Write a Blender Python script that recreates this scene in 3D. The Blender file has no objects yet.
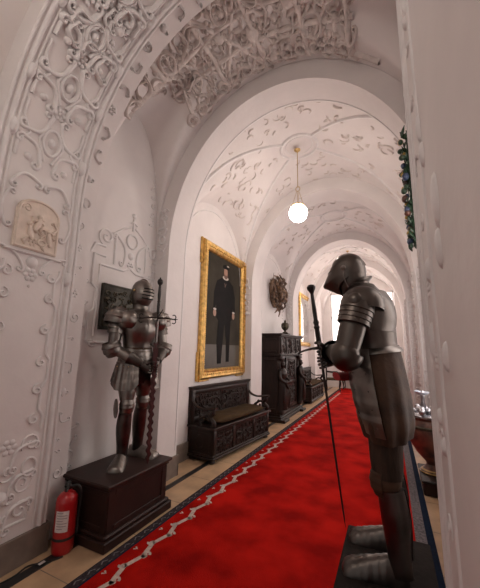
import bpy, math, random
from mathutils import Vector, Matrix
random.seed(7)
PI = math.pi
C = bpy.context.scene.collection
S = bpy.context.scene

# ------------------------------------------------------------------ camera
CAM_H = 1.56
cam_d = bpy.data.cameras.new('camera'); cam = bpy.data.objects.new('camera', cam_d); C.objects.link(cam)
S.camera = cam
FPX = 308.0
cam_d.sensor_fit = 'VERTICAL'; cam_d.sensor_height = 24.0; cam_d.lens = FPX / 588 * 24.0
cam_d.clip_start = 0.02
def _ray(px, py):
    return Vector((px - 240, -(py - 294), -FPX)).normalized()
_y = _ray(390, 352); _z = _ray(273, -1430); _z = (_z - _z.dot(_y) * _y).normalized(); _x = _y.cross(_z)
_R = Matrix((_x, _y, _z))          # camera -> world rotation
cam.matrix_world = Matrix.Translation((0, 0, CAM_H)) @ _R.to_4x4()

# ------------------------------------------------------------------ world, exposure
w = bpy.data.worlds.new('world'); S.world = w; w.use_nodes = True
bg = w.node_tree.nodes['Background']; bg.inputs[0].default_value = (1.0, .94, .90, 1); bg.inputs[1].default_value = 0.45
S.view_settings.view_transform = 'Standard'; S.view_settings.look = 'None'
S.view_settings.gamma = 1; S.view_settings.use_curve_mapping = False
S.view_settings.exposure = 0.06
GLOBE = 47.0          # emission strength of the glass globes
ADDED_GLOW = 3.4          # strength of the glowing panes added to brighten left walls and far end

# ------------------------------------------------------------------ materials
def mat(name, col, rough=.6, metal=0, noise=0, nscale=8, bump=0, bscale=40, spec=.5, col2=None, coat=0, sheen=0, stretch=None, rvar=0):
    m = bpy.data.materials.new(name); m.use_nodes = True
    nt = m.node_tree; b = nt.nodes['Principled BSDF']
    b.inputs['Base Color'].default_value = (*col, 1); b.inputs['Roughness'].default_value = rough
    b.inputs['Metallic'].default_value = metal; b.inputs['Specular IOR Level'].default_value = spec
    b.inputs['Coat Weight'].default_value = coat; b.inputs['Sheen Weight'].default_value = sheen
    tc = nt.nodes.new('ShaderNodeTexCoord'); src = tc.outputs['Object']
    if stretch:
        mp = nt.nodes.new('ShaderNodeMapping'); mp.inputs['Scale'].default_value = stretch
        nt.links.new(src, mp.inputs[0]); src = mp.outputs[0]
    if noise or col2 or rvar:
        n = nt.nodes.new('ShaderNodeTexNoise'); n.inputs['Scale'].default_value = nscale; n.inputs['Detail'].default_value = 6
        nt.links.new(src, n.inputs['Vector'])
        r = nt.nodes.new('ShaderNodeValToRGB')
        c2 = col2 or tuple(c * (1 - noise) for c in col)
        r.color_ramp.elements[0].position = .35; r.color_ramp.elements[1].position = .65
        r.color_ramp.elements[0].color = (*c2, 1); r.color_ramp.elements[1].color = (*col, 1)
        nt.links.new(n.outputs['Fac'], r.inputs[0]); nt.links.new(r.outputs[0], b.inputs['Base Color'])
        if rvar:
            mr = nt.nodes.new('ShaderNodeMapRange'); mr.inputs['From Min'].default_value = .3; mr.inputs['From Max'].default_value = .7
            mr.inputs['To Min'].default_value = rough - rvar; mr.inputs['To Max'].default_value = rough + rvar
            nt.links.new(n.outputs['Fac'], mr.inputs['Value']); nt.links.new(mr.outputs[0], b.inputs['Roughness'])
    if bump:
        n2 = nt.nodes.new('ShaderNodeTexNoise'); n2.inputs['Scale'].default_value = bscale; n2.inputs['Detail'].default_value = 4
        nt.links.new(src, n2.inputs['Vector'])
        bp = nt.nodes.new('ShaderNodeBump'); bp.inputs['Strength'].default_value = bump; bp.inputs['Distance'].default_value = .01
        nt.links.new(n2.outputs['Fac'], bp.inputs['Height']); nt.links.new(bp.outputs[0], b.inputs['Normal'])
    return m
def emis(name, col, st):
    m = bpy.data.materials.new(name); m.use_nodes = True
    b = m.node_tree.nodes['Principled BSDF']; b.inputs['Base Color'].default_value = (*col, 1)
    b.inputs['Emission Color'].default_value = (*col, 1); b.inputs['Emission Strength'].default_value = st
    return m
M = {}
M['plaster'] = mat('plaster', (.73, .685, .668), .75, noise=.07, nscale=2.5, bump=.25, bscale=14, spec=.3)
M['stucco'] = mat('stucco', (.75, .72, .71), .6, noise=.1, nscale=9, bump=.2, bscale=45, spec=.4)
M['dusty'] = mat('dusty_stucco', (.68, .605, .57), .7, noise=.25, nscale=12, bump=.2, bscale=45, spec=.3)
M['leafdust'] = mat('leaf_stucco', (.70, .635, .60), .7, noise=.15, nscale=12, bump=.2, bscale=45, spec=.3)
M['cream'] = mat('cream_marble', (.74, .63, .54), .5, noise=.15, nscale=14, bump=.2)
M['skirt'] = mat('grey_stone', (.20, .155, .125), .6, noise=.25, nscale=10, bump=.2)
M['floor'] = mat('cream_stone_floor', (.56, .37, .22), .38, noise=.3, nscale=5, rvar=.08)
M['inlay'] = mat('black_inlay', (.03, .028, .028), .35, noise=.4, nscale=30)
M['joint'] = mat('floor_joint', (.22, .17, .13), .6)
M['carpet'] = mat('red_carpet', (.46, .010, .006), .95, col2=(.22, .004, .003), nscale=2.6, bump=.5, bscale=220, spec=.03)
M['carpet_white'] = mat('carpet_cream_pattern', (.60, .47, .40), .95, noise=.3, nscale=30, spec=.1)
M['carpet_dark'] = mat('carpet_dark_border', (.045, .035, .04), .95, noise=.5, nscale=60, spec=.1)
M['carpet_blue'] = mat('carpet_blue_border', (.006, .014, .036), .95, noise=.4, nscale=50, spec=.1)
M['carpet_grey'] = mat('carpet_grey_band', (.20, .18, .19), .95, noise=.6, nscale=60, spec=.1)
M['steel'] = mat('worn_steel', (.235, .21, .19), .35, 1, noise=.35, nscale=7, bump=.12, bscale=9, rvar=.08)
M['steel_dark'] = mat('darkened_steel', (.115, .10, .092), .34, 1, noise=.4, nscale=8, bump=.1, bscale=20, rvar=.08)
M['steel_brown'] = mat('browned_steel', (.125, .106, .094), .38, 1, noise=.3, nscale=5, bump=.1, bscale=12, rvar=.07)
M['iron'] = mat('black_iron', (.05, .045, .043), .4, .8, noise=.3)
M['void'] = mat('dark_slit', (.008, .007, .007), .9)
M['brass'] = mat('brass_trim', (.55, .38, .16), .35, 1, noise=.3)
M['mail'] = mat('mail_shirt', (.07, .062, .06), .5, .8, noise=.5, nscale=120, bump=.8, bscale=160)
M['leather'] = mat('brown_leather', (.062, .031, .017), .7, spec=.25, col2=(.03, .015, .009), nscale=9, bump=.4, bscale=25)
M['hose'] = mat('brown_hose', (.045, .027, .018), .8, spec=.2, col2=(.022, .014, .010), nscale=12, bump=.3, bscale=40, stretch=(3, 3, .6))
M['redcloth'] = mat('red_cloth', (.35, .02, .02), .8, noise=.3)
M['redblade'] = mat('red_lacquered_blade', (.065, .010, .010), .5, 0, noise=.4, nscale=20)
M['wood'] = mat('dark_carved_wood', (.022, .011, .008), .42, noise=.45, nscale=9, bump=.25, bscale=30, stretch=(3, 3, 1), spec=.3)
M['wood2'] = mat('dark_stained_wood', (.030, .012, .009), .5, spec=.3, noise=.4, nscale=6, bump=.1, bscale=20)
M['blackbase'] = mat('black_plinth_cloth', (.020, .015, .013), .9, spec=.15, noise=.3, nscale=14, bump=.3)
M['cushion'] = mat('olive_brown_cushion', (.065, .040, .020), .9, noise=.35, nscale=12, bump=.5, bscale=90, spec=.1)
M['gold'] = mat('gilt_frame', (.80, .50, .16), .36, .85, noise=.45, nscale=16, bump=.4, bscale=40)
M['canvas'] = mat('dark_canvas', (.040, .033, .022), .75, spec=.2, noise=.4, nscale=3)
M['canvas_floor'] = mat('painted_ground', (.055, .042, .028), .45, noise=.3, nscale=5)
M['p_black'] = mat('painted_black', (.008, .007, .007), .75, spec=.15, noise=.3)
M['p_skin'] = mat('painted_skin', (.33, .18, .12), .5, noise=.15)
M['p_white'] = mat('painted_white', (.45, .40, .35), .5)
M['p_brown'] = mat('painted_brown', (.10, .045, .025), .5)
M['mirror'] = mat('mirror_glass', (.8, .8, .8), .06, 1)
M['bronze'] = mat('dark_bronze', (.05, .045, .036), .4, .7, noise=.5, nscale=20)
M['bronze_relief'] = mat('bronze_relief', (.10, .085, .06), .4, .8, noise=.5, nscale=20)
M['trophy'] = mat('carved_brown_wood', (.20, .115, .065), .5, col2=(.05, .028, .018), nscale=10)
M['urn'] = mat('painted_copper_urn', (.22, .10, .07), .3, .4, col2=(.07, .05, .045), nscale=11)
M['silver'] = mat('pewter', (.55, .55, .58), .3, 1, noise=.4)
M['extred'] = mat('red_enamel', (.40, .010, .012), .28, coat=.4)
M['black'] = mat('black_rubber', (.012, .012, .012), .5)
M['label'] = mat('white_label', (.70, .64, .62), .6, noise=.15, nscale=40)
M['labelink'] = mat('label_ink', (.33, .28, .28), .6)
M['green'] = mat('green_glaze', (.035, .075, .040), .3, noise=.4, nscale=20)
M['yellow'] = mat('yellow_glaze', (.50, .34, .08), .35, noise=.3)
M['bluegl'] = mat('blue_glaze', (.05, .07, .13), .3)
M['globe'] = emis('lit_glass_globe', (1.0, .865, .77), GLOBE)
M['window'] = emis('added_glow_glass', (1.0, .93, .9), ADDED_GLOW)  # added glow that lights the left walls from the unseen side
M['added_far_window'] = emis('added_far_glow_glass', (1.0, .93, .9), ADDED_GLOW * .5)  # added glow standing in for the bright walls at the far end
M['pale'] = mat('pale_blue_ceramic', (.50, .55, .62), .3)

# ------------------------------------------------------------------ mesh builder
def V(*a): return Vector(a if len(a) > 1 else a[0])
class MB:
    def __init__(s): s.v = []; s.f = []; s.m = []; s.cur = 0; s.slots = []
    def use(s, mt):
        if mt not in s.slots: s.slots.append(mt)
        s.cur = s.slots.index(mt); return s
    def add(s, vs, fs):
        o = len(s.v); s.v += [tuple(v) for v in vs]
        for f in fs: s.f.append(tuple(i + o for i in f)); s.m.append(s.cur)
    def box(s, lo, hi, b=0.0, rot=None, piv=None):
        lo = Vector(lo); hi = Vector(hi)
        if b <= 0:
            vs = [(x, y, z) for x in (lo.x, hi.x) for y in (lo.y, hi.y) for z in (lo.z, hi.z)]
            fs = [(0, 1, 3, 2), (4, 6, 7, 5), (0, 4, 5, 1), (2, 3, 7, 6), (0, 2, 6, 4), (1, 5, 7, 3)]
        else:
            vs = []; idx = {}
            for i in (0, 1):
                for j in (0, 1):
                    for k in (0, 1):
                        p = [(lo, hi)[i].x, (lo, hi)[j].y, (lo, hi)[k].z]; sg = [1 - 2 * i, 1 - 2 * j, 1 - 2 * k]
                        for a in range(3):
                            q = list(p)
                            for c in range(3):
                                if c != a: q[c] += sg[c] * b
                            idx[(i, j, k, a)] = len(vs); vs.append(tuple(q))
            fs = []
            for a in range(3):
                o1, o2 = [c for c in range(3) if c != a]
                for sd in (0, 1):
                    q = []
                    for (u, v_) in ((0, 0), (1, 0), (1, 1), (0, 1)):
                        key = [0, 0, 0]; key[a] = sd; key[o1] = u; key[o2] = v_; q.append(idx[(*key, a)])
                    fs.append(tuple(q))
                for u in (0, 1):       # edges along axis a
                    for v_ in (0, 1):
                        k0 = [0, 0, 0]; k1 = [0, 0, 0]; k0[o1] = k1[o1] = u; k0[o2] = k1[o2] = v_; k0[a] = 0; k1[a] = 1
                        fs.append((idx[(*k0, o1)], idx[(*k1, o1)], idx[(*k1, o2)], idx[(*k0, o2)]))
            for i in (0, 1):
                for j in (0, 1):
                    for k in (0, 1): fs.append((idx[(i, j, k, 0)], idx[(i, j, k, 1)], idx[(i, j, k, 2)]))
        if rot is not None:
            pv = Vector(piv if piv else (lo + hi) / 2); R = Matrix.Rotation(rot[0], 3, rot[1])
            vs = [R @ (Vector(q) - pv) + pv for q in vs]
        s.add(vs, fs); return s
    def rings(s, rs, cap=True, close=True):
        n = len(rs[0]); vs = [p for r in rs for p in r]; fs = []
        for i in range(len(rs) - 1):
            for j in range(n if close else n - 1):
                a = i * n + j; b = i * n + (j + 1) % n; fs.append((a, b, b + n, a + n))
        if cap: fs.append(tuple(reversed(range(n)))); fs.append(tuple(range((len(rs) - 1) * n, len(rs) * n)))
        s.add(vs, fs); return s
    def lathe(s, prof, c=(0, 0, 0), n=24, axis=None, cap=True, sq=1.0):
        c = Vector(c); A = Vector(axis).normalized() if axis else Vector((0, 0, 1))
        U = A.orthogonal().normalized() if axis else Vector((1, 0, 0)); W = A.cross(U)
        s.rings([[c + A * z + U * (max(r, .0005) * math.cos(2 * PI * k / n)) + W * (max(r, .0005) * sq * math.sin(2 * PI * k / n)) for k in range(n)] for r, z in prof], cap)
        return s
    def ell(s, c, r, n=14, m=8, R=None):
        c = Vector(c); rr = []
        for i in range(m + 1):
            t = -PI / 2 + PI * i / m; t = max(-PI / 2 + .04, min(PI / 2 - .04, t))
            ring = []
            for k in range(n):
                p = Vector((r[0] * math.cos(t) * math.cos(2 * PI * k / n), r[1] * math.cos(t) * math.sin(2 * PI * k / n), r[2] * math.sin(t)))
                if R: p = R @ p
                ring.append(c + p)
            rr.append(ring)
        return s.rings(rr)
    def limb(s, pts, rs, n=14, sub=4, ref=None, cap=True, ridge=0):
        P, Q = smooth(pts, rs, sub)
        rr = []; up = Vector(ref) if ref else None
        for i, p in enumerate(P):
            d = (P[min(i + 1, len(P) - 1)] - P[max(i - 1, 0)]).normalized()
            if up is None: up = d.orthogonal()
            a = (up - d * up.dot(d))
            a = a.normalized() if a.length > 1e-6 else d.orthogonal().normalized()
            if not ref: up = a
            b = d.cross(a); ra, rb = Q[i]
            k_ = 1 + (ridge * (1 if i % 2 else -1) if ridge else 0)
            rr.append([p + a * (ra * k_ * math.cos(2 * PI * k / n)) + b * (rb * k_ * math.sin(2 * PI * k / n)) for k in range(n)])
        return s.rings(rr, cap)
    def prism(s, poly, o, u, v, d):      # polygon (2d) in plane o,u,v extruded by vector d
        o = Vector(o); u = Vector(u); v = Vector(v); d = Vector(d); n = len(poly)
        a = [o + u * p[0] + v * p[1] for p in poly]; b = [q + d for q in a]
        fs = [tuple(range(n)), tuple(reversed(range(n, 2 * n)))] + [(i, i + n, (i + 1) % n + n, (i + 1) % n) for i in range(n)]
        s.add(a + b, fs); return s
    def grid(s, fn, nu, nv):
        vs = [fn(i / nu, j / nv) for i in range(nu + 1) for j in range(nv + 1)]
        fs = [(i * (nv + 1) + j, (i + 1) * (nv + 1) + j, (i + 1) * (nv + 1) + j + 1, i * (nv + 1) + j + 1) for i in range(nu) for j in range(nv)]
        s.add(vs, fs); return s
    def build(s, name, m=None, parent=None, smooth_=True, angle=40):
        me = bpy.data.meshes.new(name); me.from_pydata(s.v, [], s.f)
        sl = s.slots or [m]
        for x in sl: me.materials.append(M[x] if isinstance(x, str) else x)
        for p, mi in zip(me.polygons, s.m): p.material_index = mi if s.slots else 0
        if smooth_:
            me.polygons.foreach_set('use_smooth', [True] * len(me.polygons))
        me.update(); me.validate()
        import bmesh
        bm = bmesh.new(); bm.from_mesh(me); bmesh.ops.recalc_face_normals(bm, faces=bm.faces)
        if smooth_:
            ca = math.radians(angle)
            for e in bm.edges:
                if len(e.link_faces) == 2 and e.calc_face_angle(0) > ca: e.smooth = False
        bm.to_mesh(me); bm.free()
        o = bpy.data.objects.new(name, me); C.objects.link(o)
        if parent: o.parent = parent
        return o
def smooth(pts, rs, sub):
    P = [Vector(p) for p in pts]; Q = [(r, r) if isinstance(r, (int, float)) else tuple(r) for r in rs]
    if sub <= 1 or len(P) < 2: return P, Q
    oP = []; oQ = []
    for i in range(len(P) - 1):
        p0 = P[max(i - 1, 0)]; p1 = P[i]; p2 = P[i + 1]; p3 = P[min(i + 2, len(P) - 1)]
        for k in range(sub):
            t = k / sub
            oP.append(.5 * ((2 * p1) + (p2 - p0) * t + (2 * p0 - 5 * p1 + 4 * p2 - p3) * t * t + (3 * p1 - p0 - 3 * p2 + p3) * t ** 3))
            st = t * t * (3 - 2 * t)
            oQ.append(tuple(Q[i][c] * (1 - st) + Q[i + 1][c] * st for c in (0, 1)))
    oP.append(P[-1]); oQ.append(Q[-1]); return oP, oQ
def empty(name, loc=(0, 0, 0), rz=0, label=None, cat=None, group=None):
    o = bpy.data.objects.new(name, None); C.objects.link(o); o.location = loc; o.rotation_euler = (0, 0, rz)
    o.empty_display_size = .1
    return tag(o, label, cat, group)
def tag(o, label=None, cat=None, group=None, kind=None):
    if label: o['label'] = label
    if cat: o['category'] = cat
    if group: o['group'] = group
    if kind: o['kind'] = kind
    return o
def struct(o): o['kind'] = 'structure'; return o

# ------------------------------------------------------------------ relief drawing on any surface
# a map takes (u, v, h) and gives the 3d point at height h above the surface
def strip(mb, fn, pts, w, h, taper=True):
    n = len(pts); rr = []
    for i, p in enumerate(pts):
        a = pts[max(i - 1, 0)]; b = pts[min(i + 1, n - 1)]
        d = Vector((b[0] - a[0], b[1] - a[1]));
        d = d.normalized() if d.length > 1e-9 else Vector((1, 0))
        q = Vector((-d.y, d.x)); k = 1.0
        if taper:
            t = i / (n - 1); k = .45 + .55 * math.sin(PI * min(1, max(0, t)))
        ww = w * k / 2; hh = h * (.6 + .4 * k)
        rr.append([fn(p[0] + q.x * ww * s_, p[1] + q.y * ww * s_, hh * g - .004) for s_, g in ((-1, 0), (-.72, .8), (0, 1.0), (.72, .8), (1, 0))])
    mb.rings(rr, cap=False, close=False)
def spiral(cx, cy, r, turns=1.3, a0=0, sg=1, n=18, inner=.12):
    return [(cx + r * (1 - (1 - inner) * t) * math.cos(a0 + sg * 2 * PI * turns * t), cy + r * (1 - (1 - inner) * t) * math.sin(a0 + sg * 2 * PI * turns * t)) for t in [i / n for i in range(n + 1)]]
def cscroll(p, q, bulge, r, sg=1):   # C scroll between p and q with a volute at each end
    p = Vector(p); q = Vector(q); d = (q - p); L = d.length; d.normalize(); nrm = Vector((-d.y, d.x)) * sg
    body = [tuple(p + d * L * t + nrm * bulge * math.sin(PI * t)) for t in [i / 10 for i in range(11)]]
    a = spiral(p.x + nrm.x * -r, p.y + nrm.y * -r, r, 1.1, math.atan2(nrm.y, nrm.x), sg, 12)
    b = spiral(q.x + nrm.x * -r, q.y + nrm.y * -r, r, 1.1, math.atan2(nrm.y, nrm.x), -sg, 12)
    return list(reversed(a)) + body[1:-1] + b
def blob(mb, fn, u, v, r, h, sq=1.0, n=8):
    rr = []
    for k, (a, g) in enumerate(((1, 0), (.8, .6), (.45, .93), (.05, 1))):
        rr.append([fn(u + r * a * math.cos(2 * PI * i / n), v + r * a * sq * math.sin(2 * PI * i / n), h * g - .003) for i in range(n)])
    mb.rings(rr, cap=False)
def ring(mb, fn, u, v, r, w_, h, sq=1.0):
    strip(mb, fn, [(u + r * math.cos(2 * PI * i / 20), v + r * sq * math.sin(2 * PI * i / 20)) for i in range(21)], w_, h, False)
def flower(mb, fn, u, v, r, h):
    for k in range(6): blob(mb, fn, u + r * .62 * math.cos(k * PI / 3), v + r * .62 * math.sin(k * PI / 3), r * .38, h * .75, n=6)
    blob(mb, fn, u, v, r * .3, h, n=6)
def motif(mb, fn, u, v, r, h, rnd, wd=.34):
    k = rnd.random(); a = rnd.random() * 2 * PI; sg = rnd.choice((-1, 1))
    if k < .45:
        d = (math.cos(a) * r * .75, math.sin(a) * r * .75)
        strip(mb, fn, cscroll((u - d[0], v - d[1]), (u + d[0], v + d[1]), r * .55, r * .3, sg), r * wd, h)
    elif k < .7:
        strip(mb, fn, spiral(u, v, r * .85, 1.4, a, sg, 16), r * wd, h)
    elif k < .82:
        flower(mb, fn, u, v, r * .8, h)
    elif k < .92:
        blob(mb, fn, u, v, r * .5, h * 1.2, rnd.uniform(.6, 1.5))
        for j in (-1, 1): strip(mb, fn, spiral(u + j * r * .6, v, r * .4, 1, a, j, 10), r * wd * .8, h)
    else:
        ring(mb, fn, u, v, r * .6, r * wd, h, rnd.uniform(.7, 1.3))
def fill(mb, fn, u0, u1, v0, v1, step, h, rnd, keep=lambda u, v: True, wd=.34, jit=.25):
    nu = max(1, round((u1 - u0) / step)); nv = max(1, round((v1 - v0) / step))
    for i in range(nu):
        for j in range(nv):
            u = u0 + (i + .5 + rnd.uniform(-jit, jit)) * (u1 - u0) / nu; v = v0 + (j + .5 + rnd.uniform(-jit, jit)) * (v1 - v0) / nv
            if keep(u, v): motif(mb, fn, u, v, step * rnd.uniform(.5, .68), h * rnd.uniform(.7, 1.2), rnd, wd)

# ------------------------------------------------------------------ the corridor shell
XC, A0, ZS, B0 = -1.03, 1.47, 2.83, 1.85
XL, XR = -2.72, 0.66
BAYS = [(-1.3, 1.03, 4.9, 1.25), (1.98, 3.04, 4.92, 1.62), (3.42, 5.74, 4.92, 1.28), (6.31, 8.77, 4.9, 1.25), (9.3, 11.6, 4.9, 1.25), (12.1, 14.4, 4.9, 1.25)]
ARCHES = [(1.03, 1.77, A0, B0), (1.77, 1.98, A0 + .10, B0 + .09), (3.04, 3.42, A0, B0), (5.74, 6.31, A0, B0), (8.77, 9.3, A0, B0), (11.6, 12.1, A0, B0)]
def vz(x, y, bay):
    y0, y1, crown, rl = bay; a = (XR - XL) / 2
    u = min(1, abs((x - XC) / a)); v = min(1, abs((y - (y0 + y1) / 2) / ((y1 - y0) / 2)))
    H = crown - ZS
    zb = H * math.sqrt(max(0, 1 - u * u))
    zl = (rl + (H - rl) * (1 - u ** 1.6)) * math.sqrt(max(0, 1 - v * v))
    k = .10; d = zb - zl
    return ZS + max(zb, zl) + (max(k - abs(d), 0) ** 2) / (4 * k) * (1 - u ** 8) - .0
def vmap(bay):
    def fn(x, y, h):
        x = max(XL + .002, min(XR - .002, x)); e = .01
        z = vz(x, y, bay); nx = (vz(min(XR, x + e), y, bay) - vz(max(XL, x - e), y, bay)) / (2 * e); ny = (vz(x, y + e, bay) - vz(x, y - e, bay)) / (2 * e)
        nx = max(-4, min(4, nx)); ny = max(-4, min(4, ny))
        n = Vector((nx, ny, -1)).normalized(); return Vector((x, y, z)) + n * h
    return fn
# barrel parametrised by arc angle for the first vault (u in radians 0..pi from the left springing, v = y)
for i, bay in enumerate(BAYS):
    y0, y1 = bay[:2]; mb = MB()
    def g(s, t):
        x = XC - (XR - XL) / 2 * math.cos(PI * s); y = (y0 + y1) / 2 - (y1 - y0) / 2 * math.cos(PI * t) * 1.0
        return (x, y, vz(x, y, bay))
    mb.grid(g, 64, 36)
    BAYS[i] = bay
    ceil = struct(mb.build('ceiling', 'plaster', angle=80))
    rel = MB(); fn = vmap(bay); rnd = random.Random(20 + i); cy = (y0 + y1) / 2
    if i == 1:
        # heavy strapwork over the middle of the vault
        def fb(u, v, h, fn=fn):      # u = distance round the vault from its crown
            return fn(XC + 1.69 * math.sin(max(-1.5, min(1.5, u / 1.8))), v, h)
        for yy in (2.02, 2.30, 2.62, 2.93):
            strip(rel, fb, [(-1.72 + max(0, yy - 2.3) * .9 + k * .07, yy) for k in range(36)], .05, .045, False)
        for xx in (-1.2, -.65, -.1, .45, .95):
            strip(rel, fb, [(xx, 2.0 + k * .05) for k in range(20)], .06, .055, False)
        for xx in (-.65, .45):
            strip(rel, fb, [(xx + k * .055, 2.03 + k * .09) for k in range(11)], .05, .045, False)
            strip(rel, fb, [(xx + .55 - k * .055, 2.03 + k * .09) for k in range(11)], .05, .045, False)
        fill(rel, fb, -1.85, 1.05, 2.0, 2.98, .15, .05, rnd, lambda u, v: u > -1.75 + max(0, v - 2.3) * .9, .27)
        fill(rel, fb, -1.8, .95, 2.0, 2.95, .26, .07, rnd, lambda u, v: rnd.random() < .6 and u > -1.7 + max(0, v - 2.3) * .9, .20)
        for k in range(13):
            u = -1.25 + k * .18; ring(rel, fb, u, 2.86, .062, .034, .06); flower(rel, fb, u, 2.86, .034, .05)
            if k % 2: ring(rel, fb, u, 2.16, .085, .036, .06, 1.2); blob(rel, fb, u, 2.16, .035, .075)
        for k in range(60):
            u = rnd.uniform(-1.25, 1.0); v = rnd.uniform(2.0, 2.9); blob(rel, fb, u, v, rnd.uniform(.018, .035), rnd.uniform(.05, .085), rnd.uniform(.5, 1.8))
    else:
        lf = MB()
        # boss ring, ribs and scattered leaf work
        bx = XC - (.14 if i == 2 else 0.05)
        ring(rel, fn, bx, cy, .30, .05, .035)
        ring(rel, fn, bx, cy, .22, .02, .015)
        for sx in (-1, 1):
            for sy in (-1, 1):
                pts = []
                for k in range(21):
                    t = .14 + .85 * k / 20
                    pts.append((bx + (XC - bx) * t + sx * (XR - XL) / 2 * t * 1.0, cy + sy * (y1 - y0) / 2 * (t ** .92)))
                strip(rel, fn, pts, .045, .035, False)
        # moulding round each lunette
        for k in range(210 if i == 2 else 110):
            u = rnd.uniform(XL + .12, XR - .12); v = rnd.uniform(y0 + .08, y1 - .08)
            if math.hypot(u - bx, v - cy) < .36: continue
            if abs(abs(u - XC) / 1.69 - abs(v - cy) / ((y1 - y0) / 2)) < .07: continue
            r = rnd.uniform(.05, .10); a = rnd.uniform(0, 6.28)
            strip(lf, fn, spiral(u, v, r, rnd.uniform(.25, .6), a, rnd.choice((-1, 1)), 7, .5), rnd.uniform(.02, .038), rnd.uniform(.015, .034))
        struct(lf.build('leaf_relief', 'leafdust', ceil, angle=75))
    struct(rel.build('stucco_relief', 'dusty' if i == 1 else 'stucco', ceil, angle=75))

def arch_profile(a, b, n=48):
    pts = [(XC - a, 0.0), (XC - a, ZS)]
    for k in range(1, n): t = PI * k / n; pts.append((XC - a * math.cos(t), ZS + b * math.sin(t)))
    return pts + [(XC + a, ZS), (XC + a, 0.0)]
def outer_for(p):
    x, z = p
    if z <= ZS + 1e-6: return (XL - .15 if x < XC else XR + .15, z)
    ex, ez = (XR - XL) / 2 + .17, 2.55
    d = Vector((x - XC, z - ZS)); k = 1 / max(1e-6, math.sqrt((d.x / ex) ** 2 + (d.y / ez) ** 2)); return (XC + d.x * k, ZS + d.y * k)
for i, (y0, y1, a, b) in enumerate(ARCHES):
    pr = arch_profile(a, b); mb = MB(); rr = []
    for p in pr:
        o = outer_for(p); rr.append([(p[0], y0, p[1]), (p[0], y1, p[1]), (o[0], y1, o[1]), (o[0], y0, o[1])])
    mb.rings(rr, cap=True)
    ao = struct(mb.build('trim_%d' % (i + 1), 'plaster', angle=30))
    if i not in (0, 1):
        rm = MB()           # slim moulding on the near edge of each arch
        rnd = random.Random(50 + i)
        def am(s, t, h, a=a, b=b):
            if s < ZS: return Vector((XC - a + h, t, s))
            ph = (s - ZS) / 1.66; return Vector((XC - (a - h) * math.cos(ph), t, ZS + (b - h) * math.sin(ph)))
        strip(rm, am, [(.3 + k * .1, y1 - .03) for k in range(76)], .03, .012, False)
        # ornament on the front faces of the left and right pier
        for sx, xx in ((-1, XC - a - .11), (1, XC + a + .11)):
            def ff(u, v, h, y0=y0): return Vector((u, y0 - h, v))
            for k in range(16):
                zz = 2.28 + k * .11 if sx < 0 else .5 + k * .19
                if sx < 0 and i == 3 and zz > 2.95: continue
                if sx < 0 and i == 2:
                    zz = 2.75 + k * .1; off = .0
                    if zz > 3.35: continue
                motif(rm, ff, xx + rnd.uniform(-.01, .01), zz, .07, .03, rnd)
            if sx > 0:
                for q in (-.09, .09): strip(rm, ff, [(xx + q, .3 + k * .2) for k in range(14)], .03, .03, False)
        struct(rm.build('stucco_relief', 'stucco', ao, angle=75))

# walls, floor, end wall
mb = MB(); mb.box((XL - .25, -3.2, 0), (XL, 14.4, 5.6)); wl = struct(mb.build('wall_left', 'plaster', smooth_=False))
mb = MB(); mb.box((XR, -3.2, 0), (XR + .25, 14.4, 5.6)); wr_ = struct(mb.build('wall_right', 'plaster', smooth_=False))
# far wall; its glowing pane is added to make the far end bright
mb = MB()
for lo, hi in (((XL - .25, 14.4, 0), (-2.35, 14.65, 5.6)), ((.29, 14.4, 0), (XR + .25, 14.65, 5.6)), ((-2.35, 14.4, 0), (.29, 14.65, .95)), ((-2.35, 14.4, 4.15), (.29, 14.65, 5.6))):
    mb.box(lo, hi)
struct(mb.build('wall_far', 'plaster', smooth_=False))
mb = MB(); mb.box((-2.35, 14.58, .95), (.29, 14.60, 4.15)); wn = struct(mb.build('window_1', 'added_far_window', smooth_=False))
mb = MB()
for x in (-2.32, -1.47, -.61, .25): mb.box((x - .03, 14.5, .95), (x + .03, 14.57, 4.15), .005)
for z in (.98, 2.0, 3.05, 4.12): mb.box((-2.35, 14.5, z - .025), (.29, 14.57, z + .025), .005)
struct(mb.build('window_frame', 'stucco', wn, False))
# glowing panes on the right wall, added out of view to brighten the left walls
for i_, (wy0, wy1) in enumerate(((1.80, 2.66), (3.75, 5.40), (6.65, 8.40), (9.6, 11.3))):
    mb = MB(); mb.box((XR - .012, wy0, 1.0), (XR - .004, wy1, 3.1)); wn = struct(mb.build('window_%d' % (i_ + 2), 'window', smooth_=False))
    mb = MB()
    for y in (wy0, (wy0 + wy1) / 2, wy1): mb.box((XR - .05, y - .025, .97), (XR, y + .025, 3.13), .005)
    for z in (1.0, 1.7, 2.4, 3.1): mb.box((XR - .045, wy0, z - .02), (XR, wy1, z + .02), .005)
    struct(mb.build('window_frame', 'stucco', wn, False))
mb = MB(); mb.box((XL - .25, -3.2, -.12), (XR + .25, 14.65, 0)); fl = struct(mb.build('floor', 'floor', smooth_=False))
mb = MB()
mb.box((-2.405, -3, 0), (-2.325, 14.3, .0015)); mb.box((.50, -3, 0), (.56, 14.3, .0015))
struct(mb.build('floor_inlay', 'inlay', fl, False))
mb = MB(); yy = -2.7
while yy < 14: mb.box((-2.32, yy, 0), (-1.9, yy + .006, .001)); mb.box((.2, yy, 0), (XR, yy + .006, .001)); yy += .62
struct(mb.build('floor_joint', 'joint', fl, False))

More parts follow.
